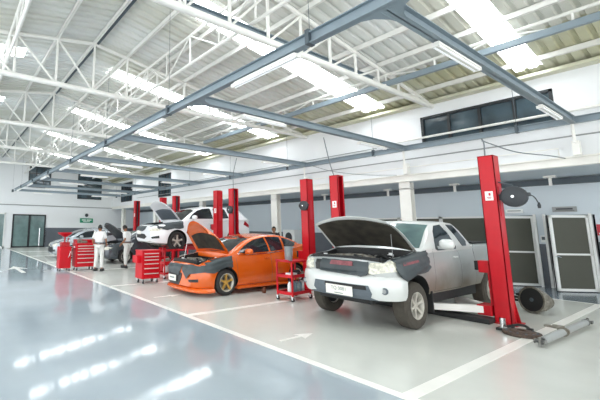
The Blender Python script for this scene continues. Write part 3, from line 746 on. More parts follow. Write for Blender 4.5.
def engine_bay(parent, x, y0, y1, zf, zt):
    # contents of the open engine bay, all between zf and zt
    rnd = random.Random(5); w = x
    m = MB(); m.box((0, (y0+y1)/2+.05, (zf+zt)/2), (w*.75, (y1-y0)*.55, (zt-zf)*.75), bev=.04)
    for i in range(5): m.tube(curve_pts([(-w*.3+i*w*.14, y0+.2*(y1-y0), zt-.14), (-w*.28+i*w*.14, (y0+y1)/2, zt-.03), (-w*.3+i*w*.14, y1-.2, zt-.12)], 6), .028, 8)
    m.b2((-w*.32, y0+.3*(y1-y0), zt-.13), (w*.3, y0+.62*(y1-y0), zt-.05), bev=.02)
    for i in range(14):
        a = rnd.uniform(-w*.7, w*.7); b = rnd.uniform(y0+.1, y1-.1); m.box((a, b, zt-rnd.uniform(.08, .2)), (rnd.uniform(.05, .14), rnd.uniform(.05, .14), .12), bev=.012)
    m.done('engine', 'engine', parent, smooth=40)
    MB().b2((w*.5, y0+.12, zt-.26), (w*.86, y0+.34, zt-.05), bev=.01).b2((w*.52, y0+.14, zt-.055), (w*.6, y0+.2, zt-.03)).done('battery', 'plasticdark', parent)
    MB().b2((-w*.86, y0+.1, zt-.25), (-w*.6, y0+.3, zt-.05), bev=.03).lathe([(0, 0), (.035, 0), (.035, .04), (0, .04)], (-w*.73, y0+.2, zt-.05), n=12).done('coolant_reservoir', 'whiteplastic', parent)
    MB().lathe([(0, 0), (.04, 0), (.05, .06), (.05, .1), (0, .1)], (w*.62, y1-.16, zt-.1), n=14).lathe([(0, 0), (.03, 0), (.03, .03), (0, .03)], (w*.62, y1-.16, zt), n=12).done('brake_fluid_reservoir', 'whiteplastic', parent)
    m = MB()
    for i in range(7):
        a = rnd.uniform(-w*.7, w*.5); b = rnd.uniform(y0+.1, y1-.3); m.tube(curve_pts([(a, b, zt-.15), (a+.1, b+.12, zt-.03), (a+.26, b+.06, zt-.05), (a+.36, b+.16, zt-.16)], 6), .014+.006*(i % 3), 7)
    m.b2((-w*.93, y0-.02, zt-.1), (w*.93, y0+.05, zt-.02), bev=.01)
    m.done('engine_hoses', 'black', parent, smooth=40)
    MB().tube([(-.35, y0+.3, zt-.04), (.1, y0+.42, zt-.02), (.4, y0+.3, zt-.05)], .03, 8).box((-w*.15, y0+.45, zt-.03), (.2, .14, .05), bev=.02).done('intake_pipe', 'cast', parent, smooth=40)
def sweep(path, prof, m=None):
    # path: [(x, y, nx, ny)], prof: [(offset outward, z)] closed loop
    m = m or MB(); rings = []
    for x, y, nx, ny in path: rings.append([m.bm.verts.new((x+nx*o, y+ny*o, z)) for o, z in prof])
    n = len(prof)
    for i in range(len(rings)-1):
        for j in range(n): m.face([rings[i][j], rings[i][(j+1) % n], rings[i+1][(j+1) % n], rings[i+1][j]])
    m.face(rings[0][::-1]); m.face(rings[-1]); return m
def bumper_path(w, depth, y0, p=2.6, n=28):
    out = []
    for i in range(n+1):
        t = -1+2*i/n; 
        a = t*PI/2; x = w*abs(math.sin(a))**(2/p*1.0)*(1 if a >= 0 else -1); y = y0+depth*(1-abs(math.cos(a))**(2/p))
        out.append([x, y])
    res = []
    for i in range(n+1):
        a, b = out[max(0, i-1)], out[min(n, i+1)]; tx, ty = b[0]-a[0], b[1]-a[1]; L = math.hypot(tx, ty) or 1
        res.append((out[i][0], out[i][1], ty/L, -tx/L))
    return res
def mirror_poly(p): return [(-x, z) for x, z in p][::-1]
def car(S):
    R = empty(S['name'], (S['cx'], S['fy'], S.get('z', 0))); tag(R, S['label'], S['cat'])
    R.rotation_euler = (0, 0, S.get('rz', 0))
    keys = {y: v for y, v in S['lower'].items()}
    y0, y1 = min(keys), max(keys); n = S.get('n', 60)
    ys = sorted(set([y0+(y1-y0)*i/n for i in range(n+1)] + list(keys)))
    secs = [(y, lower_sec(*interp(keys, y))) for y in ys]
    body = loft(secs).done('body', [S['paint'], 'black'], R, smooth=28)
    cut = []
    for wy in S['wheels']:
        for s in (-1, 1):
            c = MB().lathe([(0, 0), (S['archr'], 0), (S['archr'], .42), (0, .42)], (s*.62 if s > 0 else -.62-.42, wy, S['archz']), 'x', 40).done('cutter', ['black'])
            c.data.materials.clear(); c.data.materials.append(M[S['paint']]); c.data.materials.append(M['black'])
            for p in c.data.polygons: p.material_index = 1
            c.parent = R; cut.append(c)
    if S.get('bay'):
        bx, by0, by1, bz = S['bay']
        c = MB().b2((-bx, by0, bz), (bx, by1, 3), bev=0).done('cutter', ['black']); c.data.materials.clear(); c.data.materials.append(M[S['paint']]); c.data.materials.append(M['black'])
        for p in c.data.polygons: p.material_index = 1
        c.parent = R; cut.append(c)
    boolean_cut(body, cut)
    for p in body.data.polygons: p.use_smooth = True
    body.data.set_sharp_from_angle(angle=math.radians(28))
    ck = S['cabin']; cy0, cy1 = min(ck), max(ck); m_ = 40
    cys = sorted(set([cy0+(cy1-cy0)*i/m_ for i in range(m_+1)] + list(ck)))
    cab = loft([(y, cabin_sec(*interp(ck, y))) for y in cys]).done('cabin', S['paint2'] if 'paint2' in S else S['paint'], R, smooth=30)
    bb, bc = bvh_of([body]), bvh_of([cab]); ball = bvh_of([body, cab])
    wm = {'g': 'carglass'}
    for s, ax in ((1, 'x+'), (-1, 'x-')):
        for poly in S['side_windows']: patch(bc, poly, ax, .006, .016, .08).done('side_window', 'carglass', R, smooth=30)
        if s > 0 or S.get('seams_both'):
            for line in S.get('seams', []):
                sm = ribbon(ball, line, ax, .009, .003)
                if len(sm.bm.verts): sm.done('door_seam', 'plasticdark', R)
                else: sm.bm.free()
            if S.get('trimlines'):
                sm = MB()
                for line in S['trimlines']: ribbon(ball, line, ax, .022, .008, sm)
                sm.done('window_trim', 'chrome', R)
        for hy, hz in S.get('handles', []):
            h, nn, _, _ = ball.ray_cast(Vector((5*s, hy, hz)), Vector((-s, 0, 0)))
            if h: MB().box((h.x+s*.02, hy, hz), (.035, .17, .03), bev=.01).done('door_handle', S.get('handlemat', S['paint']), R)
        if S.get('mirror'):
            my, mz, mw, mh = S['mirror']; h, nn, _, _ = ball.ray_cast(Vector((5*s, my, mz-.02)), Vector((-s, 0, 0)))
            hx = h.x if h else s*.8
            q = MB().lathe([(0, -.06), (.62, -.055), (.93, -.02), (1, .02), (.9, .07), (.5, .11), (0, .125)], (0, 0, 0), 'y', 20)
            for v in q.bm.verts:
                v.co.y *= -1
                v.co = Vector((v.co.x*mw/2*(1 if True else 1), v.co.y, v.co.z*mh/2))
                for k_ in (0, 2):
                    lim = (mw/2 if k_ == 0 else mh/2); a = v.co[k_]/lim; v.co[k_] = lim*math.copysign(abs(a)**.75, a)
                v.co += Vector((hx+s*(mw/2+.05), my, mz))
            q.box((hx+s*.04, my+.01, mz-mh*.32), (.12, .05, .05), bev=.01)
            q.done('side_mirror', S.get('mirrormat', S['paint']), R, smooth=50)
    if S.get('windscreen'): patch(bc, S['windscreen'], 'y-', .006, .016, .08).done('windscreen', S.get('wsmat', 'carglass'), R, smooth=30)
    if S.get('rear_glass'): patch(bc, S['rear_glass'], 'y+', .006, .016, .1).done('rear_window', 'carglass', R, smooth=30)
    if S.get('wipers'):
        wx = MB(); 
        for x0_ in (-.55, .05): 
            pts = []
            for t in range(6):
                x = x0_+.09*t; z = S['wipers']+.015+.0*t; h, nn, _, _ = bc.ray_cast(Vector((x, -5, z)), Vector((0, 1, 0)))
                if h: pts.append(h+Vector((0, -.02, 0)))
            if len(pts) > 1: wx.tube(pts, .009, 6)
        wx.done('wiper', 'black', R)
    for i, wy in enumerate(S['wheels']):
        for s in (1, -1):
            wheel(R, s*(S['track']), wy, S['wr'], S['ww'], S['rimr'], S['rim'], S.get('tyre', 'tyre'), s, S.get('spokes', 5), rz=.3, m_lip=S.get('lip', 'alloy'))
    MB().b2((-.6, S['wheels'][0]-.05, S['wr']-.05), (.6, S['wheels'][0]+.05, S['wr']+.03)).b2((-.6, S['wheels'][1]-.06, S['wr']-.06), (.6, S['wheels'][1]+.06, S['wr']+.06)).b2((-.35, y0+.5, S['under']), (.35, y1-.6, S['under']+.15)).done('underbody', 'black', R)
    return R, body, cab, bb, bc, ball
# ---- silver pickup
truck = dict(name='pickup_truck', label='dusty silver pickup truck with its hood raised, nearest the camera', cat='pickup truck',
  cx=-4.05, fy=5.85, paint='silverdust', under=.36,
  lower={.12: (.66, .52, 1.02, .03, .05), .22: (.80, .50, 1.10, .03, .05), .45: (.90, .48, 1.15, .03, .05), .9: (.925, .48, 1.19, .04, .05), 1.3: (.925, .50, 1.26, .03, .05),
         1.75: (.92, .50, 1.27, .0, .045), 2.5: (.92, .50, 1.28, .0, .045), 3.36: (.92, .52, 1.30, 0, .045), 3.40: (.92, .52, 1.36, 0, .03), 5.1: (.91, .55, 1.38, 0, .03)},
  wheels=(.9, 4.1), archr=.47, archz=.42, bay=(.74, .23, 1.22, .62), track=.775, wr=.385, ww=.25, rimr=.215, rim='alloy', tyre='tyredust', spokes=6,
  cabin={1.26: (.85, 1.25, .83, 1.27), 1.36: (.86, 1.26, .83, 1.34), 1.90: (.88, 1.28, .755, 1.75), 2.08: (.88, 1.28, .745, 1.80), 2.5: (.88, 1.29, .74, 1.815), 2.88: (.88, 1.3, .74, 1.80), 3.04: (.88, 1.31, .755, 1.72), 3.34: (.88, 1.32, .85, 1.35)},
  side_windows=[[(1.76, 1.29), (1.80, 1.45), (1.90, 1.62), (2.02, 1.72), (2.30, 1.745), (2.45, 1.58), (2.62, 1.33), (2.58, 1.28), (1.82, 1.27)], [(2.56, 1.745), (2.84, 1.735), (2.98, 1.60), (3.14, 1.42), (3.10, 1.33), (2.92, 1.33)]],
  seams=[[(1.55, .56), (1.58, 1.0), (1.66, 1.30)], [(2.66, .56), (2.68, 1.2), (2.60, 1.30), (2.42, 1.70)], [(3.37, .56), (3.37, 1.33)], [(1.55, .56), (2.66, .56)]],
  handles=[(2.46, 1.13)], handlemat='silver', mirror=(1.86, 1.385, .24, .19), mirrormat='silver',
  windscreen=[(-.79, 1.32), (.79, 1.32), (.715, 1.73), (.3, 1.765), (-.3, 1.765), (-.715, 1.73)], wsmat='wsglass', wipers=1.33, paint2='silver', rear_glass=[(-.6, 1.4), (.6, 1.4), (.55, 1.66), (-.55, 1.66)])
R, body, cab, bb, bc, ball = car(truck)
bp = bumper_path(.915, .55, .0, 2.6)
MB_ = sweep(bp, [(-.16, .50), (-.03, .50), (.0, .56), (.015, .66), (.02, .78), (.0, .86), (-.05, .90), (-.16, .91)]).done('front_bumper', 'silver', R, smooth=40)
b2 = bvh_of([body, MB_])
patch(b2, [(-.42, .54), (.48, .54), (.56, .50), (.60, .60), (.56, .73), (-.42, .73), (-.47, .6)], 'y-', .014, .04, .04).done('lower_grille', 'plasticgrey', R)
patch(b2, [(-.2, .66), (.53, .66), (.52, .725), (-.2, .725)], 'y-', .022, .04, .04).done('grille_slot', 'black', R)
patch(b2, [(-.6, .505), (.66, .505), (.55, .545), (-.5, .53)], 'y-', .012, .04, .03).done('bumper_lip', 'plasticgrey', R)
p = empty('number_plate', (.08, -.045, .61)); p.parent = R; MB().box((0, 0, 0), (.50, .012, .16), bev=.004).box((0, .03, 0), (.1, .05, .06)).done('plate_board', 'plate', p)
text('TQ 0081', .08, (0, -.008, .022), (PI/2, 0, 0), 'ink', p); MB().box((0, -.0075, -.052), (.16, .002, .014)).done('print', 'ink', p)
for s in (1, -1):
    q = [(.52, .92), (.60, .91), (.86, .965), (.90, 1.02), (.88, 1.12), (.56, 1.13)]
    q = q if s > 0 else mirror_poly(q)
    patch(bb, q, 'y-', .012, .03, .05).done('headlamp', 'lamp', R, smooth=40)
    q = [(.54, .90), (.56, .90), (.60, 1.14), (.555, 1.14)]
    m = MB().lathe([(0, .0), (.035, 0), (.035, .012), (.045, .016), (.055, .0), (.055, -.02), (0, -.02)], (0, 0, 0), 'y', 18)
    for v in m.bm.verts: v.co.y *= -1
    h, nn, _, _ = b2.ray_cast(Vector((s*.76, -5, .66)), Vector((0, 1, 0)))
    m.done('fog_lamp', 'plasticgrey', R, smooth=40, loc=h)
    MB().lathe([(0, -.016), (.033, -.014), (.036, 0), (0, 0)], (0, 0, 0), 'y', 16).done('fog_lens', 'signgrey', R, loc=h)
patch(bb, [(-.48, .88), (.48, .88), (.5, 1.08), (-.5, 1.08)], 'y-', .008, .03).done('grille', 'blackgrille', R)
for s in (1, -1):
    MB().box((s*.80, 1.42, .40), (.22, .03, .36), bev=.005).done('mud_flap', 'black', R)
hood(R, .98, .82, 1.22, 1.275, math.radians(38), ['silver', 'insul', 'full'], droop=.05, taper=.08, bow=.14, crown=.09, ribs=False)
MB().b2((-.78, 1.16, 1.12), (.78, 1.27, 1.262), bev=.01).done('cowl', 'black', R)
MB().tube([(.62, .75, 1.14), (.60, .78, 1.56)], .004, 6).done('hood_prop', 'signgrey', R)
engine_bay(R, .70, .26, 1.2, .62, 1.19)
MB().b2((-.86, 3.42, 1.375), (-.78, 5.08, 1.405), bev=.01).b2((.78, 3.42, 1.365), (.86, 5.08, 1.405), bev=.01).b2((-.8, 3.42, 1.36), (.8, 5.05, 1.385)).done('bed_cover', 'black', R)
MB().b2((-.80, 1.5, .34), (.80, 3.6, .56), bev=.03).done('chassis_shade_block', 'black', R)  # black chassis block, its colour standing in for shade below the sills
MB().b2((-.5, .2, .40), (.5, .8, .52), bev=.03).done('skid_plate', 'black', R)
def cloth_cover(name, label, bv, poly, axis, root, off=.02, extra=None, group='grey protective covers'):
    m = patch(bv, poly, axis, off, .012, .05, wob=.006)
    if extra: extra(m)
    o = m.done(name, 'cover', smooth=60); o.location = root.location; o.rotation_euler = root.rotation_euler; tag(o, label, 'protective cover', group)
    return o
def drape(name, label, root, bv, ys, cx, zc, a0, a1, off=.02, n=14, group='grey protective covers', low=None):
    # cloth hung over a fender: rays fan from above the engine bay to the side of the body
    m = MB(); P = []; Q = []
    for i, (y, e1) in enumerate(ys):
        row = []; row2 = []
        for j in range(n+1):
            a = math.radians(a0+(e1-a0)*j/n); d = Vector((math.cos(a), 0, math.sin(a)))
            o = Vector((cx, y, zc)); h, nr, _, _ = bv.ray_cast(o+d*3, -d)
            if h is None: h = o+d*.3
            w = .008*math.sin(y*19+j*.9)+.006*math.sin(j*1.7+y*7)
            row.append(h+d*(off+w)); row2.append(h+d*(off+w-.01))
        P.append(row); Q.append(row2)
    A = m.grid(P); B = m.grid([r[:] for r in Q])
    nn, mm = len(A), len(A[0])
    for i in range(nn-1): m.face([A[i][0], A[i+1][0], B[i+1][0], B[i][0]]); m.face([A[i+1][-1], A[i][-1], B[i][-1], B[i+1][-1]])
    for j in range(mm-1): m.face([A[0][j+1], A[0][j], B[0][j], B[0][j+1]]); m.face([A[-1][j], A[-1][j+1], B[-1][j+1], B[-1][j]])
    o = m.done(name, 'cover', smooth=60); o.location = root.location; o.rotation_euler = root.rotation_euler; tag(o, label, 'protective cover', group)
    return o
c = cloth_cover('fender_cover', 'grey vinyl cover hung over the grille of the silver pickup', b2, [(-.36, 1.085), (-.38, .93), (-.34, .885), (.0, .875), (.45, .86), (.53, .88), (.55, .98), (.52, 1.085)], 'y-', R, .03)
t = text('NISSAN', .11, (.0, .055, 1.04), (PI/2, 0, 0), 'coverred', c, ext=.003, name='printed_lettering') if False else None
patch(b2, [(-.16, 1.02), (.28, 1.02), (.26, 1.06), (-.14, 1.06)], 'y-', .045, .02, .05).done('printed_stripe', 'coverred', c)
ysr = [(.36, -8), (.42, -18), (.55, -24), (.7, -22), (.9, -14), (1.1, -12), (1.25, -10), (1.36, -2)]
c2 = drape('fender_cover', 'grey vinyl cover draped over the near fender of the silver pickup', R, ball, ysr, .45, 1.02, 31, -20, .035)
m = MB()
for (a, b) in ((.52, 1.0),):
    patch(ball, [(a, 1.045), (b, 1.09), (b, 1.125), (a, 1.085)], 'x+', .038, .02, .05, m)
m.done('printed_stripe', 'coverred', c2)

# ---- orange sedan
sedan = dict(name='sedan_car', label='orange sedan with gold wheel and raised hood behind the red trolley', cat='car', cx=-7.98, fy=5.10, paint='orange', under=.18,
  lower={.0: (.52, .22, .62, .02, .03), .08: (.66, .19, .70, .03, .03), .2: (.76, .18, .76, .03, .04), .45: (.83, .17, .84, .04, .05), .85: (.85, .17, .92, .04, .06), 1.2: (.855, .16, .97, .03, .07),
         1.6: (.86, .16, .96, .0, .06), 2.4: (.86, .17, .99, .0, .06), 3.2: (.86, .18, 1.06, .0, .08), 3.6: (.85, .2, 1.15, .02, .10), 4.0: (.82, .24, 1.19, .02, .1), 4.25: (.74, .3, 1.14, .01, .1), 4.32: (.66, .36, .95, 0, .06)},
  wheels=(.85, 3.42), archr=.365, archz=.32, bay=(.62, .15, 1.08, .45), track=.755, wr=.315, ww=.2, rimr=.215, rim='alloygold', spokes=5,
  cabin={1.02: (.74, .96, .70, .98), 1.2: (.77, .96, .68, 1.08), 1.7: (.80, .97, .63, 1.33), 2.1: (.80, .98, .60, 1.43), 2.5: (.80, 1.0, .59, 1.475), 3.0: (.79, 1.03, .59, 1.46), 3.4: (.77, 1.08, .60, 1.38), 3.85: (.72, 1.12, .60, 1.22), 4.1: (.68, 1.13, .62, 1.15)},
  side_windows=[[(1.30, 1.01), (1.46, 1.12), (1.66, 1.22), (1.95, 1.33), (2.35, 1.395), (2.40, 1.02), (1.6, .99)], [(2.46, 1.02), (2.42, 1.40), (2.8, 1.405), (2.98, 1.40), (2.95, 1.06)], [(3.04, 1.08), (3.06, 1.385), (3.32, 1.33), (3.6, 1.24), (3.45, 1.14)]],
  seams=[[(1.22, .30), (1.20, .9)], [(2.42, .22), (2.44, .98)], [(3.12, .5), (3.0, 1.02)], [(1.22, .22), (3.0, .24)]],
  trimlines=[[(1.28, .985), (1.7, .965), (2.4, .985), (3.0, 1.03), (3.45, 1.11)]], handles=[(2.26, .86), (3.0, .90)],
  mirror=(1.55, 1.05, .22, .15), windscreen=[(-.62, 1.03), (.62, 1.03), (.55, 1.36), (.2, 1.41), (-.2, 1.41), (-.55, 1.36)], rear_glass=[(-.5, 1.2), (.5, 1.2), (.45, 1.36), (-.45, 1.36)])
R, body, cab, bb, bc, ball = car(sedan)
sp = sweep(bumper_path(.86, .5, -.03, 3.0), [(-.1, .10), (-.0, .10), (.02, .13), (.0, .17), (-.06, .2), (-.1, .2)]).done('front_lip', 'orange', R, smooth=40)
patch(bb, [(-.5, .22), (-.02, .22), (.1, .40), (.12, .52), (-.55, .52), (-.58, .36)], 'y-', .01, .03).done('grille', 'blackgrille', R)
patch(bb, [(.44, .33), (.68, .35), (.68, .42), (.40, .39)], 'y-', .008, .03).done('fog_lamp_recess', 'blackgrille', R)
patch(bb, [(.40, .57), (.60, .58), (.66, .64), (.56, .66), (.42, .64)], 'y-', .003, .02).done('headlamp', 'lamp', R)
patch(bb, mirror_poly([(.40, .57), (.60, .58), (.66, .64), (.56, .66), (.42, .64)]), 'y-', .003, .02).done('headlamp', 'lamp', R)
p = empty('number_plate', (-.28, -.04, .37)); p.parent = R; MB().box((0, 0, 0), (.36, .012, .15), bev=.004).box((0, .04, 0), (.1, .07, .06)).done('plate_board', 'plate', p)
MB().box((0, -.0075, .01), (.22, .002, .04)).done('print', 'ink', p)
patch(bb, [(4.0, .86), (4.28, .84), (4.28, 1.0), (4.0, 1.04)], 'x+', .008, .02).done('tail_lamp', 'taillamp', R)
MB().b2((.70, 1.2, .13), (.865, 3.05, .2), bev=.02).done('side_skirt', 'orange', R); MB().b2((-.865, 1.2, .13), (-.70, 3.05, .2), bev=.02).done('side_skirt', 'orange', R)
hood(R, 1.06, .72, 1.08, 1.0, math.radians(54), ['orange', 'insul', 'rear'], droop=.10, taper=.30, bow=.32, crown=.06, ribs=False)
engine_bay(R, .58, .18, 1.05, .45, .86)
MB().tube([(-.55, .5, .8), (-.5, .6, 1.4)], .006, 6).done('hood_prop', 'chrome', R)
c = cloth_cover('fender_cover', 'grey cover hung over the nose of the orange sedan, left piece', ball, [(-.56, .70), (-.62, .50), (-.3, .49), (-.1, .47), (-.02, .44), (.08, .60), (.12, .715), (-.2, .72)], 'y-', R, .025)
cloth_cover('fender_cover', 'grey cover over the nose of the orange sedan, middle piece hanging in a point', ball, [(.13, .71), (.16, .60), (.34, .40), (.50, .53), (.76, .58), (.74, .70), (.4, .72)], 'y-', R, .035)
drape('fender_cover', 'grey cover draped over the near fender of the orange sedan', R, ball, [(.16, -16), (.28, -18), (.45, -18), (.6, -14), (.85, -6), (1.0, -8), (1.05, -4)], .35, .72, 27, -15, .03)

# ---- white crossover on the lift
suv = dict(name='crossover_car', label='white crossover raised on a lift, hood open, seen above the orange hood', cat='car', cx=-12.22, fy=6.2, z=.80, paint='white', under=.22,
  lower={.0: (.56, .34, .80, .03, .03), .08: (.68, .30, .86, .03, .03), .25: (.81, .27, .93, .03, .04), .5: (.90, .25, .98, .04, .05), .95: (.915, .24, 1.03, .04, .06), 1.3: (.915, .24, 1.07, .03, .06),
         1.7: (.91, .24, 1.10, 0, .05), 2.6: (.91, .25, 1.13, 0, .05), 3.6: (.91, .27, 1.18, 0, .06), 4.2: (.88, .32, 1.2, 0, .06), 4.55: (.82, .36, 1.18, 0, .06), 4.62: (.74, .42, 1.0, 0, .05)},
  wheels=(.94, 3.64), archr=.41, archz=.36, bay=(.64, .2, 1.25, .5), track=.80, wr=.35, ww=.22, rimr=.235, rim='alloy', lip='alloydark', spokes=5,
  cabin={1.2: (.84, 1.06, .80, 1.08), 1.4: (.85, 1.08, .78, 1.22), 1.75: (.87, 1.10, .72, 1.46), 2.1: (.88, 1.12, .70, 1.60), 2.6: (.88, 1.13, .68, 1.67), 3.4: (.88, 1.16, .67, 1.66), 4.1: (.86, 1.19, .66, 1.58), 4.4: (.83, 1.19, .68, 1.36), 4.55: (.8, 1.18, .72, 1.2)},
  side_windows=[[(1.50, 1.17), (1.66, 1.33), (1.92, 1.49), (2.2, 1.565), (2.55, 1.60), (2.6, 1.19)], [(2.72, 1.19), (2.70, 1.60), (3.3, 1.59), (3.4, 1.23)], [(3.5, 1.25), (3.46, 1.57), (3.75, 1.53), (3.95, 1.36), (3.85, 1.28)]],
  seams=[[(1.45, .5), (1.46, 1.06)], [(2.65, .34), (2.66, 1.12)], [(3.5, .7), (3.44, 1.16)]], handles=[(2.48, 1.0), (3.3, 1.04)], mirror=(1.66, 1.22, .22, .17),
  windscreen=[(-.7, 1.12), (.7, 1.12), (.64, 1.48), (.3, 1.56), (-.3, 1.56), (-.64, 1.48)])
R, body, cab, bb, bc, ball = car(suv)
patch(bb, [(-.5, .46), (.1, .42), (.28, .5), (.1, .6), (-.5, .62)], 'y-', .01, .03).done('grille', 'blackgrille', R)
patch(bb, [(.62, .44), (.80, .46), (.80, .55), (.58, .50)], 'y-', .01, .03).done('fog_lamp_recess', 'blackgrille', R)
patch(bb, mirror_poly([(.62, .44), (.80, .46), (.80, .55), (.58, .50)]), 'y-', .01, .03).done('fog_lamp_recess', 'blackgrille', R)
for q in ([(.5, .70), (.78, .72), (.86, .82), (.55, .80)],):
    patch(bb, q, 'y-', .01, .03).done('headlamp', 'lamp', R); patch(bb, mirror_poly(q), 'y-', .01, .03).done('headlamp', 'lamp', R)
MB().box((-.3, -.02, .66), (.3, .012, .14), bev=.004).box((-.3, .04, .66), (.06, .12, .06)).done('number_plate', 'plate', R)
patch(ball, [(4.2, .98), (4.5, .86), (4.56, .96), (4.3, 1.14)], 'x+', .01, .02).done('tail_lamp', 'taillamp', R)
patch(ball, [(3.3, 1.12), (3.42, 1.12), (3.42, .3), (3.38, .3)], 'x+', -.005, .01).done('door_edge', 'white', R)
hood(R, 1.02, .76, 1.22, 1.09, math.radians(49), ['white', 'plasticgrey', 'rear'], droop=.07, taper=.14, bow=.18, crown=.04, ribs=False)
engine_bay(R, .64, .32, 1.2, .5, .90)
m = MB()
for i in range(8): m.box((-.5+.14*i, .75+.1*math.sin(i), .23), (.12, .25, .1), bev=.02)
m.tube([(-.55, .6, .22), (.55, .6, .22)], .03, 8).tube([(-.7, .94, .3), (.7, .94, .3)], .035, 8).done('front_axle', 'cast', R, smooth=40)
drape('fender_cover', 'grey patterned cover on the near fender of the white crossover', R, ball, [(.05, 0), (.2, -10), (.5, -12), (.8, -6), (1.0, -8), (1.2, -4)], .4, .86, 31, -10, .025)
cloth_cover('fender_cover', 'grey patterned cover across the nose of the white crossover', ball, [(-.56, .87), (-.6, .72), (0, .70), (.2, .78), (.2, .87)], 'y-', R, .025)

# ---- dark car with open hood, beyond the white one
dark = dict(sedan); dark.update(name='hatchback_car', label='dark grey car with open black hood behind the two mechanics', cat='car', cx=-16.35, fy=6.15, paint='darkcar', rim='alloydark', trimlines=None)
dark['lower'] = {y: (v[0], v[1]+.03, v[2]+.06, v[3], v[4]) for y, v in sedan['lower'].items()}
dark['cabin'] = {y: (v[0], v[1]+.06, v[2], v[3]+.10) for y, v in sedan['cabin'].items()}
dark['side_windows'] = [[(y, z+.07) for y, z in w] for w in sedan['side_windows']]
dark['seams'] = sedan['seams'][:2]; dark['windscreen'] = [(x, z+.08) for x, z in sedan['windscreen']]; dark['rear_glass'] = None
R, body, cab, bb, bc, ball = car(dark)
hood(R, 1.15, .72, 1.08, 1.07, math.radians(44), ['darkcar', 'plasticdark', 'full'], droop=.07, taper=.16, bow=.18, crown=.04, ribs=False)
engine_bay(R, .6, .26, 1.05, .5, .88)
for s in (1, -1):
    q = [(.36, .60), (.66, .62), (.76, .72), (.6, .76), (.38, .72)]; patch(bb, q if s > 0 else mirror_poly(q), 'y-', .01, .03).done('headlamp', 'lamp', R)
patch(bb, [(-.4, .3), (.4, .3), (.45, .55), (-.45, .55)], 'y-', .01, .03).done('grille', 'blackgrille', R)
drape('fender_cover', 'grey cover draped over the near fender of the dark car', R, ball, [(.1, -22), (.28, -34), (.45, -40), (.7, -30), (.95, -20), (1.05, -10)], .35, .78, 27, -15, .025)

# ---- silver hatchback at the far end
silv = dict(sedan); silv.update(name='hatchback_car', label='silver hatchback parked farthest, behind the red tool chests', cat='car', cx=-20.0, fy=4.75, paint='silvercar', rim='alloy', bay=None, trimlines=None)
silv['lower'] = dict(dark['lower']); silv['cabin'] = {y-.25: (v[0], v[1]+.04, v[2], v[3]+.10) for y, v in sedan['cabin'].items()}
silv['side_windows'] = [[(y-.25, z+.07) for y, z in w] for w in sedan['side_windows']]; silv['seams'] = sedan['seams'][:2]; silv['windscreen'] = [(x, z+.08) for x, z in sedan['windscreen']]; silv['rear_glass'] = None
silv['mirror'] = (1.35, 1.12, .22, .15)
R, body, cab, bb, bc, ball = car(silv)
for s in (1, -1):
    q = [(.30, .62), (.62, .64), (.74, .76), (.6, .80), (.36, .74)]; patch(bb, q if s > 0 else mirror_poly(q), 'y-', .01, .03).done('headlamp', 'lamp', R)
    q = [(.45, .36), (.64, .38), (.66, .48), (.46, .46)]; patch(bb, q if s > 0 else mirror_poly(q), 'y-', .01, .03).done('fog_lamp', 'blackgrille', R)
patch(bb, [(-.38, .32), (.38, .32), (.42, .58), (-.42, .58)], 'y-', .01, .03).done('grille', 'blackgrille', R)
# closed bonnet line
m = MB(); ribbon(bb, [(-.68, 1.08), (-.6, .5), (-.45, .2), (.45, .2), (.6, .5), (.68, 1.08)], 'z+', .012, .003, m); m.done('hood_seam', 'plasticdark', R)
# ------------------------------------------------------------------ tool chests, trolleys, stand
def caster(parent, x, y, r=.05, z0=None):
    m = MB(); m.lathe([(0, -.016), (r, -.016), (r, .016), (0, .016)], (x, y, r), 'x', 14)
    o = m.done('caster', 'black', parent, smooth=40)
    MB().b2((x-.024, y-.02, r*.9), (x-.017, y+.02, r*2+.02)).b2((x+.017, y-.02, r*.9), (x+.024, y+.02, r*2+.02)).b2((x-.03, y-.03, r*2+.01), (x+.03, y+.03, r*2+.025)).done('caster_fork', 'chrome', o)
def chest(loc, rz, w, d, h, label, rows=(.1, .1, .12, .14, .16, .16), top=True, side_bin=True):
    R = empty('tool_chest', loc, rz); tag(R, label, 'tool chest', 'red tool chests')
    z0 = .14
    MB().b2((-w/2, -d/2, z0), (w/2, d/2, h), bev=.01).b2((-w/2-.01, -d/2-.01, h), (w/2+.01, d/2+.01, h+.035), bev=.008).done('cabinet', 'red', R)
    tot = sum(rows); z = h-.03; H = h-z0-.06
    for r in rows:
        hh = r/tot*H
        dr = MB().b2((-w/2+.04, -d/2-.015, z-hh+.008), (w/2-.04, -d/2+.02, z-.008), bev=.004).done('drawer', 'red', R)
        MB().b2((-w/2+.06, -d/2-.035, z-.045), (w/2-.06, -d/2-.013, z-.02), bev=.004).done('handle', 'handle', dr)
        z -= hh
    for x in (-w/2+.07, w/2-.07):
        for y in (-d/2+.07, d/2-.07): caster(R, x, y)
    if side_bin: MB().b2((-w/2-.14, -d/2+.06, h-.33), (-w/2, d/2-.08, h-.12), bev=.01).done('side_bin', 'red', R)
    else: MB().tube([(-w/2, -d/2+.08, h-.1), (-w/2-.06, -d/2+.08, h-.1), (-w/2-.06, d/2-.08, h-.1), (-w/2, d/2-.08, h-.1)], .012, 6).done('push_handle', 'chrome', R)
    if top:
        MB().b2((-w/2+.02, d/2-.03, h+.03), (w/2-.02, d/2-.01, h+.17)).b2((-w/2+.02, -d/2+.05, h+.03), (-w/2+.035, d/2-.02, h+.15)).b2((w/2-.035, -d/2+.05, h+.03), (w/2-.02, d/2-.02, h+.15)).done('top_tray', 'red', R)
    return R
chest((-14.1, 4.6, 0), PI/2, .74, .48, .98, 'red drawer chest on casters beside the first mechanic', side_bin=False)
m = MB(); rnd = random.Random(3)
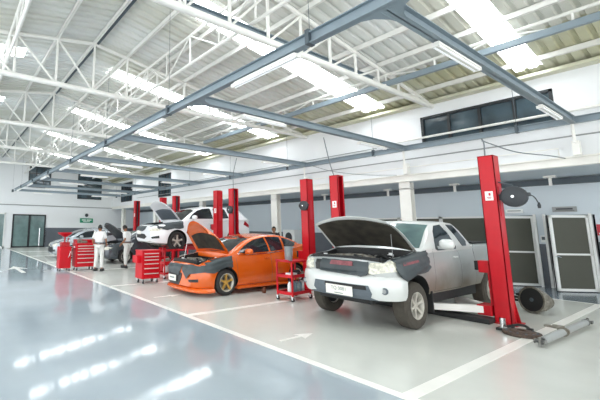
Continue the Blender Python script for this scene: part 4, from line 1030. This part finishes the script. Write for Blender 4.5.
o = MB().b2((-.2, -.12, 0), (.2, .12, .09), bev=.01).b2((-.17, -.09, .09), (.0, .1, .13)).done('parts_box', 'cast'); o.location = (-14.12, 4.5, 1.016); o.rotation_euler[2] = PI/2; tag(o, 'open box of tools on the chest beside the first mechanic', 'box')
th = math.atan2(.45, .40)
chest((-10.02, 5.26, 0), PI/2, .60, .46, .93, 'red drawer chest on casters in front of the white crossover', top=False)
# waste oil drainer
R = empty('oil_drainer', (-14.2, 3.88, 0), PI/2); tag(R, 'tall red oil drain tank with a round bowl, standing on the floor line', 'oil drainer')
MB().b2((-.22, -.2, .1), (.22, .2, .90), bev=.02).done('tank', 'red', R)
MB().tube([(.1, -.205, .5), (.12, -.25, .55), (.16, -.25, .7), (.14, -.205, .74)], .012, 6).done('handle', 'chrome', R)
MB().tube([(0, 0, .9), (0, 0, 1.28)], .03, 10).b2((-.15, -.12, .9), (.17, .12, 1.06), bev=.02).tube([(.1, .05, .9), (.15, .05, 1.22)], .02, 8).done('stem', 'redrail', R)
MB().lathe([(0, 1.24), (.08, 1.26), (.24, 1.36), (.28, 1.42), (.27, 1.42), (.22, 1.375), (0, 1.29)], (0, 0, 0), n=24).done('drain_bowl', 'red', R, smooth=40)
for x in (-.17, .17):
    for y in (-.15, .15): caster(R, x, y, .04)
# trolleys
def trolley(loc, rz, w, d, h, label, shelves=(.14, .52)):
    R = empty('tool_trolley', loc, rz); tag(R, label, 'trolley', 'red shelf trolleys')
    for x in (-w/2, w/2):
        for y in (-d/2, d/2):
            MB().box((x, y, (h+.1)/2+.0), (.035, .035, h-.1), bev=.004).done('upright', 'red', R); caster(R, x, y, .045)
    for z in shelves:
        MB().b2((-w/2, -d/2, z), (w/2, d/2, z+.012)).b2((-w/2, -d/2-.006, z), (w/2, -d/2+.004, z+.07)).b2((-w/2, d/2-.004, z), (w/2, d/2+.006, z+.07)).b2((-w/2-.006, -d/2, z), (-w/2+.004, d/2, z+.07)).b2((w/2-.004, -d/2, z), (w/2+.006, d/2, z+.07)).done('shelf', 'red', R)
    MB().b2((-w/2-.01, -d/2-.01, h-.03), (w/2+.01, -d/2+.02, h)).b2((-w/2-.01, d/2-.02, h-.03), (w/2+.01, d/2+.01, h)).b2((-w/2-.01, -d/2, h-.03), (-w/2+.02, d/2, h)).b2((w/2-.02, -d/2, h-.03), (w/2+.01, d/2, h)).tube(curve_pts([(-w/2, -d/2, h-.02), (-w/2-.1, -d/2+.05, h+.02), (-w/2-.1, d/2-.05, h+.02), (-w/2, d/2, h-.02)], 5), .012, 6).done('top_rail', 'red', R)
    return R
TC = Vector((-6.02, 7.08, 0)); TR = PI/2+.12
tr = trolley(TC, TR, .74, .40, .90, 'red shelf trolley with bottles standing between orange car and pickup')
def on_tr(x, y, z):
    c, s = math.cos(TR), math.sin(TR); return (TC.x+x*c-y*s, TC.y+x*s+y*c, z)
def bottle(loc, r, h, m, label, name='oil_bottle', neck=.35, rz=0, cat='bottle', group=None):
    R = empty(name, loc, rz); tag(R, label, cat, group)
    MB().lathe([(0, 0), (r*.9, 0), (r, .01), (r, h*.68), (r*.85, h*.78), (r*neck, h*.9), (r*neck, h*.94), (0, h*.94)], n=14).done('bottle_body', m, R, smooth=40)
    MB().lathe([(0, h*.93), (r*neck*1.25, h*.93), (r*neck*1.25, h), (0, h)], n=12).done('cap', 'black', R, smooth=40)
    return R
spots = [(-.29, -.08, 'whiteplastic'), (-.12, -.1, 'bottleblue'), (-.02, -.1, 'bottle'), (.08, -.1, 'bottleblue'), (.20, -.08, 'whiteplastic'), (.31, -.02, 'bottle')]
desc = ['white bottle at the left end of the lower trolley shelf', 'bluish bottle beside the white one on the lower trolley shelf', 'grey bottle in the middle of the lower trolley shelf', 'bluish bottle right of the middle on the lower trolley shelf', 'larger white bottle on the right of the lower trolley shelf', 'grey bottle at the far right of the lower trolley shelf']
for (x, y, mm), dsc in zip(spots, desc): bottle(on_tr(x, y, .152), .052, .30, mm, dsc, group='bottles on the lower trolley shelf')
o = MB().b2((-.12, -.08, 0), (.12, .08, .09), bev=.008).done('carton', 'whiteplastic'); o.location = on_tr(-.22, -.08, .532); o.rotation_euler[2] = TR; tag(o, 'white box on the middle trolley shelf, left', 'box')
o = MB().tube(curve_pts([(-.14, 0, .03), (-.05, .04, .08), (.06, -.03, .1), (.14, .03, .04)]), .035, 8).box((.1, 0, .03), (.12, .1, .06), bev=.01).done('hose_part', 'plasticdark'); o.location = on_tr(.1, 0, .532); o.rotation_euler[2] = TR; tag(o, 'dark hose part lying on the middle trolley shelf', 'car part')
o = MB().lathe([(0, 0), (.06, 0), (.065, .03), (.03, .05), (.03, .1), (0, .1)], n=14).done('metal_flange', 'cast', smooth=40); o.location = on_tr(.25, -.08, .532); tag(o, 'small metal flange on the middle trolley shelf, right', 'car part')
o = MB().lathe([(0, 0), (.04, 0), (.04, .14), (.02, .17), (0, .17)], n=12).done('spray_can', 'black', smooth=40); o.location = on_tr(.12, .1, .532); tag(o, 'black can at the back of the middle trolley shelf', 'can')
# top tray + jug
o = MB().b2((-.36, -.18, 0), (.36, .18, .012)).done('tray', 'red', tr, loc=(0, 0, .875))
R = empty('plastic_jug', on_tr(-.18, .0, .889), TR); tag(R, 'tall translucent white jug on top of the red trolley', 'jug')
MB().lathe([(0, 0), (.075, 0), (.085, .02), (.095, .3), (.105, .33), (.098, .33), (.088, .3), (.07, .02), (0, .015)], n=20).done('jug_body', 'bottle', R, smooth=40)
MB().tube(curve_pts([(.09, 0, .28), (.15, 0, .26), (.15, 0, .12), (.085, 0, .08)]), .01, 6).done('handle', 'whiteplastic', R)
# hidden trolley in front of the white car
T2 = (-10.65, 6.5, 0)
trolley(T2, PI/2+.2, 1.05, .45, .90, 'red shelf trolley partly hidden behind the nose of the orange sedan', (.14, .48))
def t2(x, y, z): c, s = math.cos(PI/2+.2), math.sin(PI/2+.2); return (T2[0]+x*c-y*s, T2[1]+x*s+y*c, z)
for i, x in enumerate((-.38, -.24, -.1)):
    bottle(t2(x, -.1, .152), .065, .29, 'whiteplastic', 'white jug on the lower shelf of the hidden red trolley, %s' % ('left', 'middle', 'right')[i], 'oil_bottle', group='white jugs on the hidden trolley')
o = MB().box((0, 0, .05), (.3, .2, .1), bev=.02).tube([(-.1, 0, .1), (.1, .05, .14)], .03, 8).done('machine_part', 'cast'); o.location = t2(-.25, 0, .49); tag(o, 'metal part on the upper shelf of the hidden red trolley', 'car part')
# red jack stand below the white car
R = empty('jack_stand', (-12.1, 7.0, 0)); tag(R, 'red transmission jack standing under the white crossover', 'jack')
MB().prism([(-.35, 0), (.35, 0), (.1, .55), (-.1, .55)], 'y', -.2, .2).done('base', 'red', R); MB().tube([(0, 0, .5), (0, 0, .90)], .05, 12).done('ram', 'redrail', R); MB().box((0, 0, .915), (.3, .25, .03)).done('saddle', 'black', R)
bottle((-6.95, 7.03, 0), .05, .17, 'amber', 'small brown bottle on the floor beside the orange sedan', 'oil_bottle')
# pale fan / round object on the orange car roof level behind
R = empty('parts_washer', (-12.3, 14.5, 0)); tag(R, 'white cabinet with a dark rounded opening against the side wall behind the orange sedan', 'cabinet')
MB().b2((-.36, -.3, 0), (.36, .3, 1.58), bev=.02).done('housing', 'signwhite', R)
MB().prism([(-.2, .7)]+[(.2*math.cos(PI-a*PI/8), 1.25+.2*math.sin(PI-a*PI/8)) for a in range(9)]+[(.2, .7)], 'y', -.31, -.295).done('opening', 'plasticdark', R)

# ------------------------------------------------------------------ parts on the floor by the nearest lift
R = empty('transmission_housing', (-2.56, 10.1, .262), math.radians(0)); tag(R, 'round transmission housing with a black open face lying on the floor', 'transmission')
rot = Matrix.Rotation(math.radians(-27), 3, 'Z') @ Matrix.Rotation(math.radians(-8), 3, 'X')
m = MB(); m.lathe([(.225, .02), (.23, -.02), (.262, -.02), (.262, .01), (.24, .02), (.23, .1), (.2, .2), (.17, .26), (.13, .3), (.12, .36), (.07, .38), (0, .38)], (0, 0, 0), 'y', 28, rot=rot, cap=False)
for i in range(10):
    a = 2*PI*i/10; v = rot @ Vector((.24*math.cos(a), -.0, .24*math.sin(a))); m.box(v+rot @ Vector((0, .05, 0)), (.05, .06, .05), rot=rot, bev=.012)
for i in range(6):
    a = 2*PI*(i+.5)/6; p0 = rot @ Vector((.235*math.cos(a), .03, .235*math.sin(a))); p1 = rot @ Vector((.15*math.cos(a), .27, .15*math.sin(a))); m.bar(p0, p1, .02, .03)
m.done('bell_casing', 'cast', R, smooth=35)
MB().lathe([(0, -.005), (.232, -.005), (.232, .03), (0, .03)], (0, 0, 0), 'y', 28, rot=rot).done('clutch_face', 'black', R, smooth=35)
MB().lathe([(0, -.02), (.03, -.02), (.04, -.004), (0, -.004)], (0, 0, 0), 'y', 14, rot=rot).done('input_shaft', 'steeldark', R)
m = MB(); 
for (x, z) in ((-.29, -.06), (-.26, .06), (-.3, .0)): m.box(rot @ Vector((x, -.01, z)), (.07, .05, .05), rot=rot, bev=.012)
m.done('mounting_lug', 'black', R)
# clutch disc / round cover
R = empty('brake_rotor', (-2.16, 7.86, 0)); tag(R, 'flat round rusty clutch plate lying beside the base of the nearest post', 'clutch plate')
MB().lathe([(.09, .0), (.235, .0), (.245, .02), (.235, .05), (.15, .055), (.13, .075), (.06, .075), (.06, .055), (.09, .05), (.09, 0)], n=32).done('disc', 'rust', R, smooth=35)
m = MB()
for i in range(12): a = 2*PI*i/12; m.lathe([(0, .05), (.014, .05), (.014, .062), (0, .062)], (.19*math.cos(a), .19*math.sin(a), 0), n=8)
m.done('rivet', 'steeldark', R)
# drive shaft
R = empty('drive_shaft', (-1.8, 8.35, .075)); tag(R, 'long grey metal drive shaft lying on the floor beside the white line', 'drive shaft')
a, b = Vector((-.02, -1.1, .0)), Vector((.08, 1.25, .01)); d = (b-a).normalized()
MB().tube([a+d*.15, a+d*1.02], .05, 16).tube([a+d*1.1, b-d*.15], .045, 16).done('shaft_tube', 'signgrey', R, smooth=40)
m = MB(); m.tube([a+d*1.0, a+d*1.12], .06, 14).tube([a+d*1.03, a+d*1.05], .07, 14).box(a+d*1.06+Vector((-.12, 0, .05)), (.2, .08, .03), bev=.01).box(a+d*1.06+Vector((-.05, 0, .06)), (.14, .05, .06), bev=.01)
m.done('centre_bearing', 'cast', R, smooth=40)
for e, s in ((a, 1), (b, -1)):
    m = MB(); m.lathe([(0, -.06), (.022, -.06), (.022, .06), (0, .06)], e+d*s*.06, 'x', 10); m.box(e+d*s*.06+Vector((.055, 0, 0)), (.02, .09, .05), bev=.006).box(e+d*s*.06+Vector((-.055, 0, 0)), (.02, .09, .05), bev=.006); m.tube([e+d*s*.1, e+d*s*.16], .05, 12); m.lathe([(0, -.06), (.018, -.06), (.018, .06), (0, .06)], e+d*s*.04, 'z', 10)
    m.done('universal_joint', 'engine', R, smooth=40)
o = MB().tube([(-2.5, 7.72, .03), (-2.0, 8.2, .03)], .012, 6).done('ratchet_extension', 'chrome'); 
bpy.data.objects.remove(o)
R = empty('bottle_jack', (-2.42, 7.96, 0)); tag(R, 'small steel cylinder part standing in front of the nearest post', 'car part')
MB().lathe([(0, 0), (.06, 0), (.06, .05), (.04, .06), (.04, .2), (0, .2)], n=16).done('body', 'chrome', R, smooth=40); MB().box((0, 0, .02), (.16, .16, .04), bev=.01).done('base', 'black', R)
R = empty('pipe_clamp', (-2.28, 8.22, 0)); tag(R, 'black curved bracket lying right of the nearest post base', 'bracket')
MB().tube(curve_pts([(-.12, -.05, .04), (-.03, 0, .075), (.06, .05, .07), (.12, .03, .03)], 6), .022, 8).box((.12, .03, .025), (.08, .07, .05), bev=.01).box((-.11, -.04, .025), (.1, .08, .05), bev=.01).done('arm', 'black', R)
# dark spare items under the pickup
R = empty('spare_wheel', (-3.5, 9.7, .34)); 
bpy.data.objects.remove(R)

# ------------------------------------------------------------------ the two mechanics
def skin_mesh(name, nodes, edges, m, parent, sub=2, root=0):
    me = bpy.data.meshes.new(name); me.from_pydata([n[0] for n in nodes], edges, []); o = bpy.data.objects.new(name, me); COL.objects.link(o)
    md = o.modifiers.new('s', 'SKIN'); md.use_smooth_shade = True
    if not me.skin_vertices: me.attributes
    for i, v in enumerate(me.skin_vertices[0].data): 
        r = nodes[i][1]; v.radius = (r, r) if not isinstance(r, tuple) else r; v.use_root = (i == root)
    s = o.modifiers.new('u', 'SUBSURF'); s.levels = sub; s.render_levels = sub
    bpy.context.view_layer.update()
    dg = bpy.context.evaluated_depsgraph_get(); me2 = bpy.data.meshes.new_from_object(o.evaluated_get(dg)); bpy.data.objects.remove(o)
    me2.materials.clear(); me2.materials.append(M[m]); me2.name = name
    for p in me2.polygons: p.use_smooth = True
    o = bpy.data.objects.new(name, me2); COL.objects.link(o); o.parent = parent; return o
def person(loc, rz, label, J, h_mat='hair', headrot=0, tilt=.2, top='cloth', low='trouser'):
    # local frame: faces -y, x is its left-right; J gives joints
    R = empty('person', loc, rz); tag(R, label, 'person', 'mechanics')
    V = Vector
    pel, chest_, neck, head = V(J['pelvis']), V(J['chest']), V(J['neck']), V(J['head'])
    nodes, edges = [], []
    def N(p, r, par=None):
        nodes.append((V(p), r)); i = len(nodes)-1
        if par is not None: edges.append((par, i))
        return i
    p0 = N(pel, (.15, .11)); sp = N(pel.lerp(chest_, .5), (.13, .095), p0); c = N(chest_, (.155, .11), sp); cu = N(chest_.lerp(neck, .6), (.11, .08), c); nk = N(neck, .052, cu); N(neck.lerp(head, .45), .05, nk)
    hands = []
    for s in ('l', 'r'):
        sh, el, wr = V(J['sh_'+s]), V(J['el_'+s]), V(J['wr_'+s])
        a = N(sh, .058, c); b = N(sh.lerp(el, .5), .046, a); b = N(el, .038, b); b = N(el.lerp(wr, .5), .034, b); b = N(wr, .026, b)
        d = (wr-el).normalized(); palm = N(wr+d*.05, (.034, .02), b); hands.append((wr, d, s, palm, wr+d*.09)); N(wr+d*.085, (.036, .018), palm)
        hi, kn, an = V(J['hip_'+s]), V(J['kn_'+s]), V(J['an_'+s])
        a = N(hi, .09, p0); b = N(hi.lerp(kn, .5), .078, a); b = N(kn, .056, b); b = N(kn.lerp(an, .4), .054, b); b = N(an, .036, b); N(an+V(J.get('toe', (0, -.13, -.05))), .03, b)
    skin_mesh('body', nodes, edges, 'skin', R)
    # fingers
    for wr, d, s, _, tip in hands:
        side = d.cross(V((0, 1, 0))).normalized(); fr_ = side.cross(d).normalized()
        for i, (q, L) in enumerate(((-.027, .07), (-.009, .08), (.009, .076), (.027, .06))):
            b0 = tip+side*q-d*.01; k1 = b0+d*L*.5+fr_*.004; k2 = k1+d*L*.35+fr_*.018; k3 = k2+d*L*.2+fr_*.02
            skin_mesh('finger', [(b0, .0095), (k1, .009), (k2, .008), (k3, .0065)], [(0, 1), (1, 2), (2, 3)], 'skin', R, 1)
        t0 = wr+d*.03+side*-.02; skin_mesh('thumb', [(t0, .012), (t0+d*.035-side*.03, .0105), (t0+d*.07-side*.032+fr_*.01, .009)], [(0, 1), (1, 2)], 'skin', R, 1)
    # shirt
    nodes, edges = [], []
    p0 = N(pel+V((0, 0, -.03)), (.175, .125)); sp = N(pel.lerp(chest_, .45), (.17, .125), p0); c = N(chest_, (.20, .15), sp); cu = N(chest_.lerp(neck, .55), (.15, .12), c); N(neck-V((0, 0, .01)), .075, cu)
    for s in ('l', 'r'):
        sh, el = V(J['sh_'+s]), V(J['el_'+s]); a = N(sh, .088, c); b = N(sh.lerp(el, .5), .074, a); N(sh.lerp(el, .85), .066, b)
    skin_mesh('shirt', nodes, edges, top, R)
    nodes, edges = [], []
    p0 = N(pel+V((0, 0, .03)), (.165, .118)); 
    for s in ('l', 'r'):
        hi, kn, an = V(J['hip_'+s]), V(J['kn_'+s]), V(J['an_'+s]); a = N(hi, .105, p0); b = N(hi.lerp(kn, .5), .096, a); b = N(kn, .078, b); b = N(kn.lerp(an, .5), .074, b); N(an+V((0, 0, .03)), .066, b)
    skin_mesh('trousers', nodes, edges, low, R)
    MB().lathe([(.150, -.02), (.155, -.02), (.155, .02), (.150, .02)], (0, 0, 0), n=28).done('belt', 'belt', R, smooth=40, loc=pel+V((0, 0, .06))).scale = (1.16, .86, 1)
    for s in ('l', 'r'):
        an = V(J['an_'+s]); m = MB(); m.box(an+V((0, -.06, -.035)), (.095, .27, .085), bev=.028); m.box((an.x, an.y-.06, .012), (.098, .275, .022), bev=.006); m.done('shoe', 'shoe', R, smooth=50)
    # head
    Hd = empty('head_joint', head, headrot); Hd.parent = R; Hd.rotation_euler = (tilt, 0, headrot)
    bm = MB()
    bmesh.ops.create_icosphere(bm.bm, subdivisions=4, radius=1)
    for v in bm.bm.verts:
        x, y, z = v.co; k = 1-.28*max(0, -z)**1.5*(1 if y < .3 else .6)
        yy = y*.098; 
        if y < 0 and z < .3: yy *= .93
        v.co = Vector((x*.076*k, yy-.004, z*.115-(.012 if (y < -.2 and z < -.4) else 0)))
    bm.done('head', 'skin', Hd, smooth=180)
    MB().prism([(-.02, -.1), (.012, -.118), (.03, -.095)], 'x', -.01, .01).done('unused', 'skin', Hd) if False else None
    n_ = MB(); n_.bm.verts.ensure_lookup_table()
    q = [n_.bm.verts.new(p) for p in ((-.014, -.088, -.03), (.014, -.088, -.03), (0, -.120, -.026), (0, -.092, .02))]
    for f in ((0, 1, 2), (0, 2, 3), (2, 1, 3), (0, 3, 1)): n_.face([q[i] for i in f])
    n_.done('nose', 'skin', Hd, smooth=60)
    for s in (-1, 1):
        MB().lathe([(0, -.006), (.02, -.006), (.026, 0), (.016, .006), (0, .002)], (s*.078, .006, -.008), 'x', 12).done('ear', 'skin', Hd, smooth=60)
        MB().lathe([(0, -.004), (.010, -.002), (.010, .004), (0, .004)], (s*.03, -.090, .008), 'y', 10).done('eye', 'hair', Hd)
    MB().box((0, -.090, -.058), (.045, .012, .010), bev=.004).done('mouth', 'skin', Hd)
    hb = MB(); bmesh.ops.create_icosphere(hb.bm, subdivisions=4, radius=1)
    kill = [v for v in hb.bm.verts if (v.co.y < -.35 and v.co.z < .42) or v.co.z < -.45]
    bmesh.ops.delete(hb.bm, geom=kill, context='VERTS')
    for v in hb.bm.verts: v.co = Vector((v.co.x*.087, v.co.y*.108-.0, v.co.z*.124+.006))
    bmesh.ops.solidify(hb.bm, geom=list(hb.bm.faces), thickness=.012)
    hb.done('hair', 'hair', Hd, smooth=180)
    mk = MB(); P = []
    for i in range(9):
        a = math.radians(-150+120*i/8); P.append([(.083*math.cos(a)*k, .112*math.sin(a)*k-.003, z) for z, k in ((-.005, .97), (-.035, 1.02), (-.07, .93), (-.1, .7))])
    mk.grid(P); 
    if J.get('mask'): mk.done('face_mask', 'mask', Hd, smooth=60)
    else: mk.bm.free()
    return R
# head_joint is an empty used only to turn the head; its meshes are sub-parts of the person
J1 = dict(pelvis=(0, 0, .98), chest=(0, -.01, 1.30), neck=(0, -.01, 1.46), head=(0, -.02, 1.60), sh_l=(.17, 0, 1.40), el_l=(.27, -.02, 1.14), wr_l=(.26, -.14, .92), sh_r=(-.17, 0, 1.40), el_r=(-.25, -.02, 1.15), wr_r=(-.20, -.20, 1.02),
          hip_l=(.09, 0, .92), kn_l=(.11, -.02, .50), an_l=(.13, .02, .09), hip_r=(-.09, 0, .92), kn_r=(-.11, -.02, .50), an_r=(-.13, .02, .09))
person((-13.45, 4.98, 0), math.radians(228), 'person in white work clothes and grey belt, seen from behind beside a red drawer chest', J1, headrot=.1, tilt=.25)
J2 = dict(pelvis=(0, .04, .98), chest=(0, -.02, 1.30), neck=(0, -.07, 1.46), head=(0, -.12, 1.60), sh_l=(.16, -.03, 1.40), el_l=(.20, .02, 1.14), wr_l=(.17, -.16, .98), sh_r=(-.16, -.03, 1.40), el_r=(-.20, -.05, 1.14), wr_r=(-.14, -.25, 1.0),
          hip_l=(.09, .04, .92), kn_l=(.10, -.02, .50), an_l=(.12, .04, .09), hip_r=(-.09, .04, .92), kn_r=(-.10, -.06, .50), an_r=(-.12, -.14, .09), mask=1)
person((-13.95, 6.35, 0), math.radians(-55), 'person in white work clothes and face mask, standing in profile by the dark car', J2, headrot=-.1, tilt=.35)

person((-10.72, 11.5, 0), math.radians(20), 'person with short black hair and dark clothes, standing behind the orange sedan roof', J1, top='darkcloth', low='darkcloth')
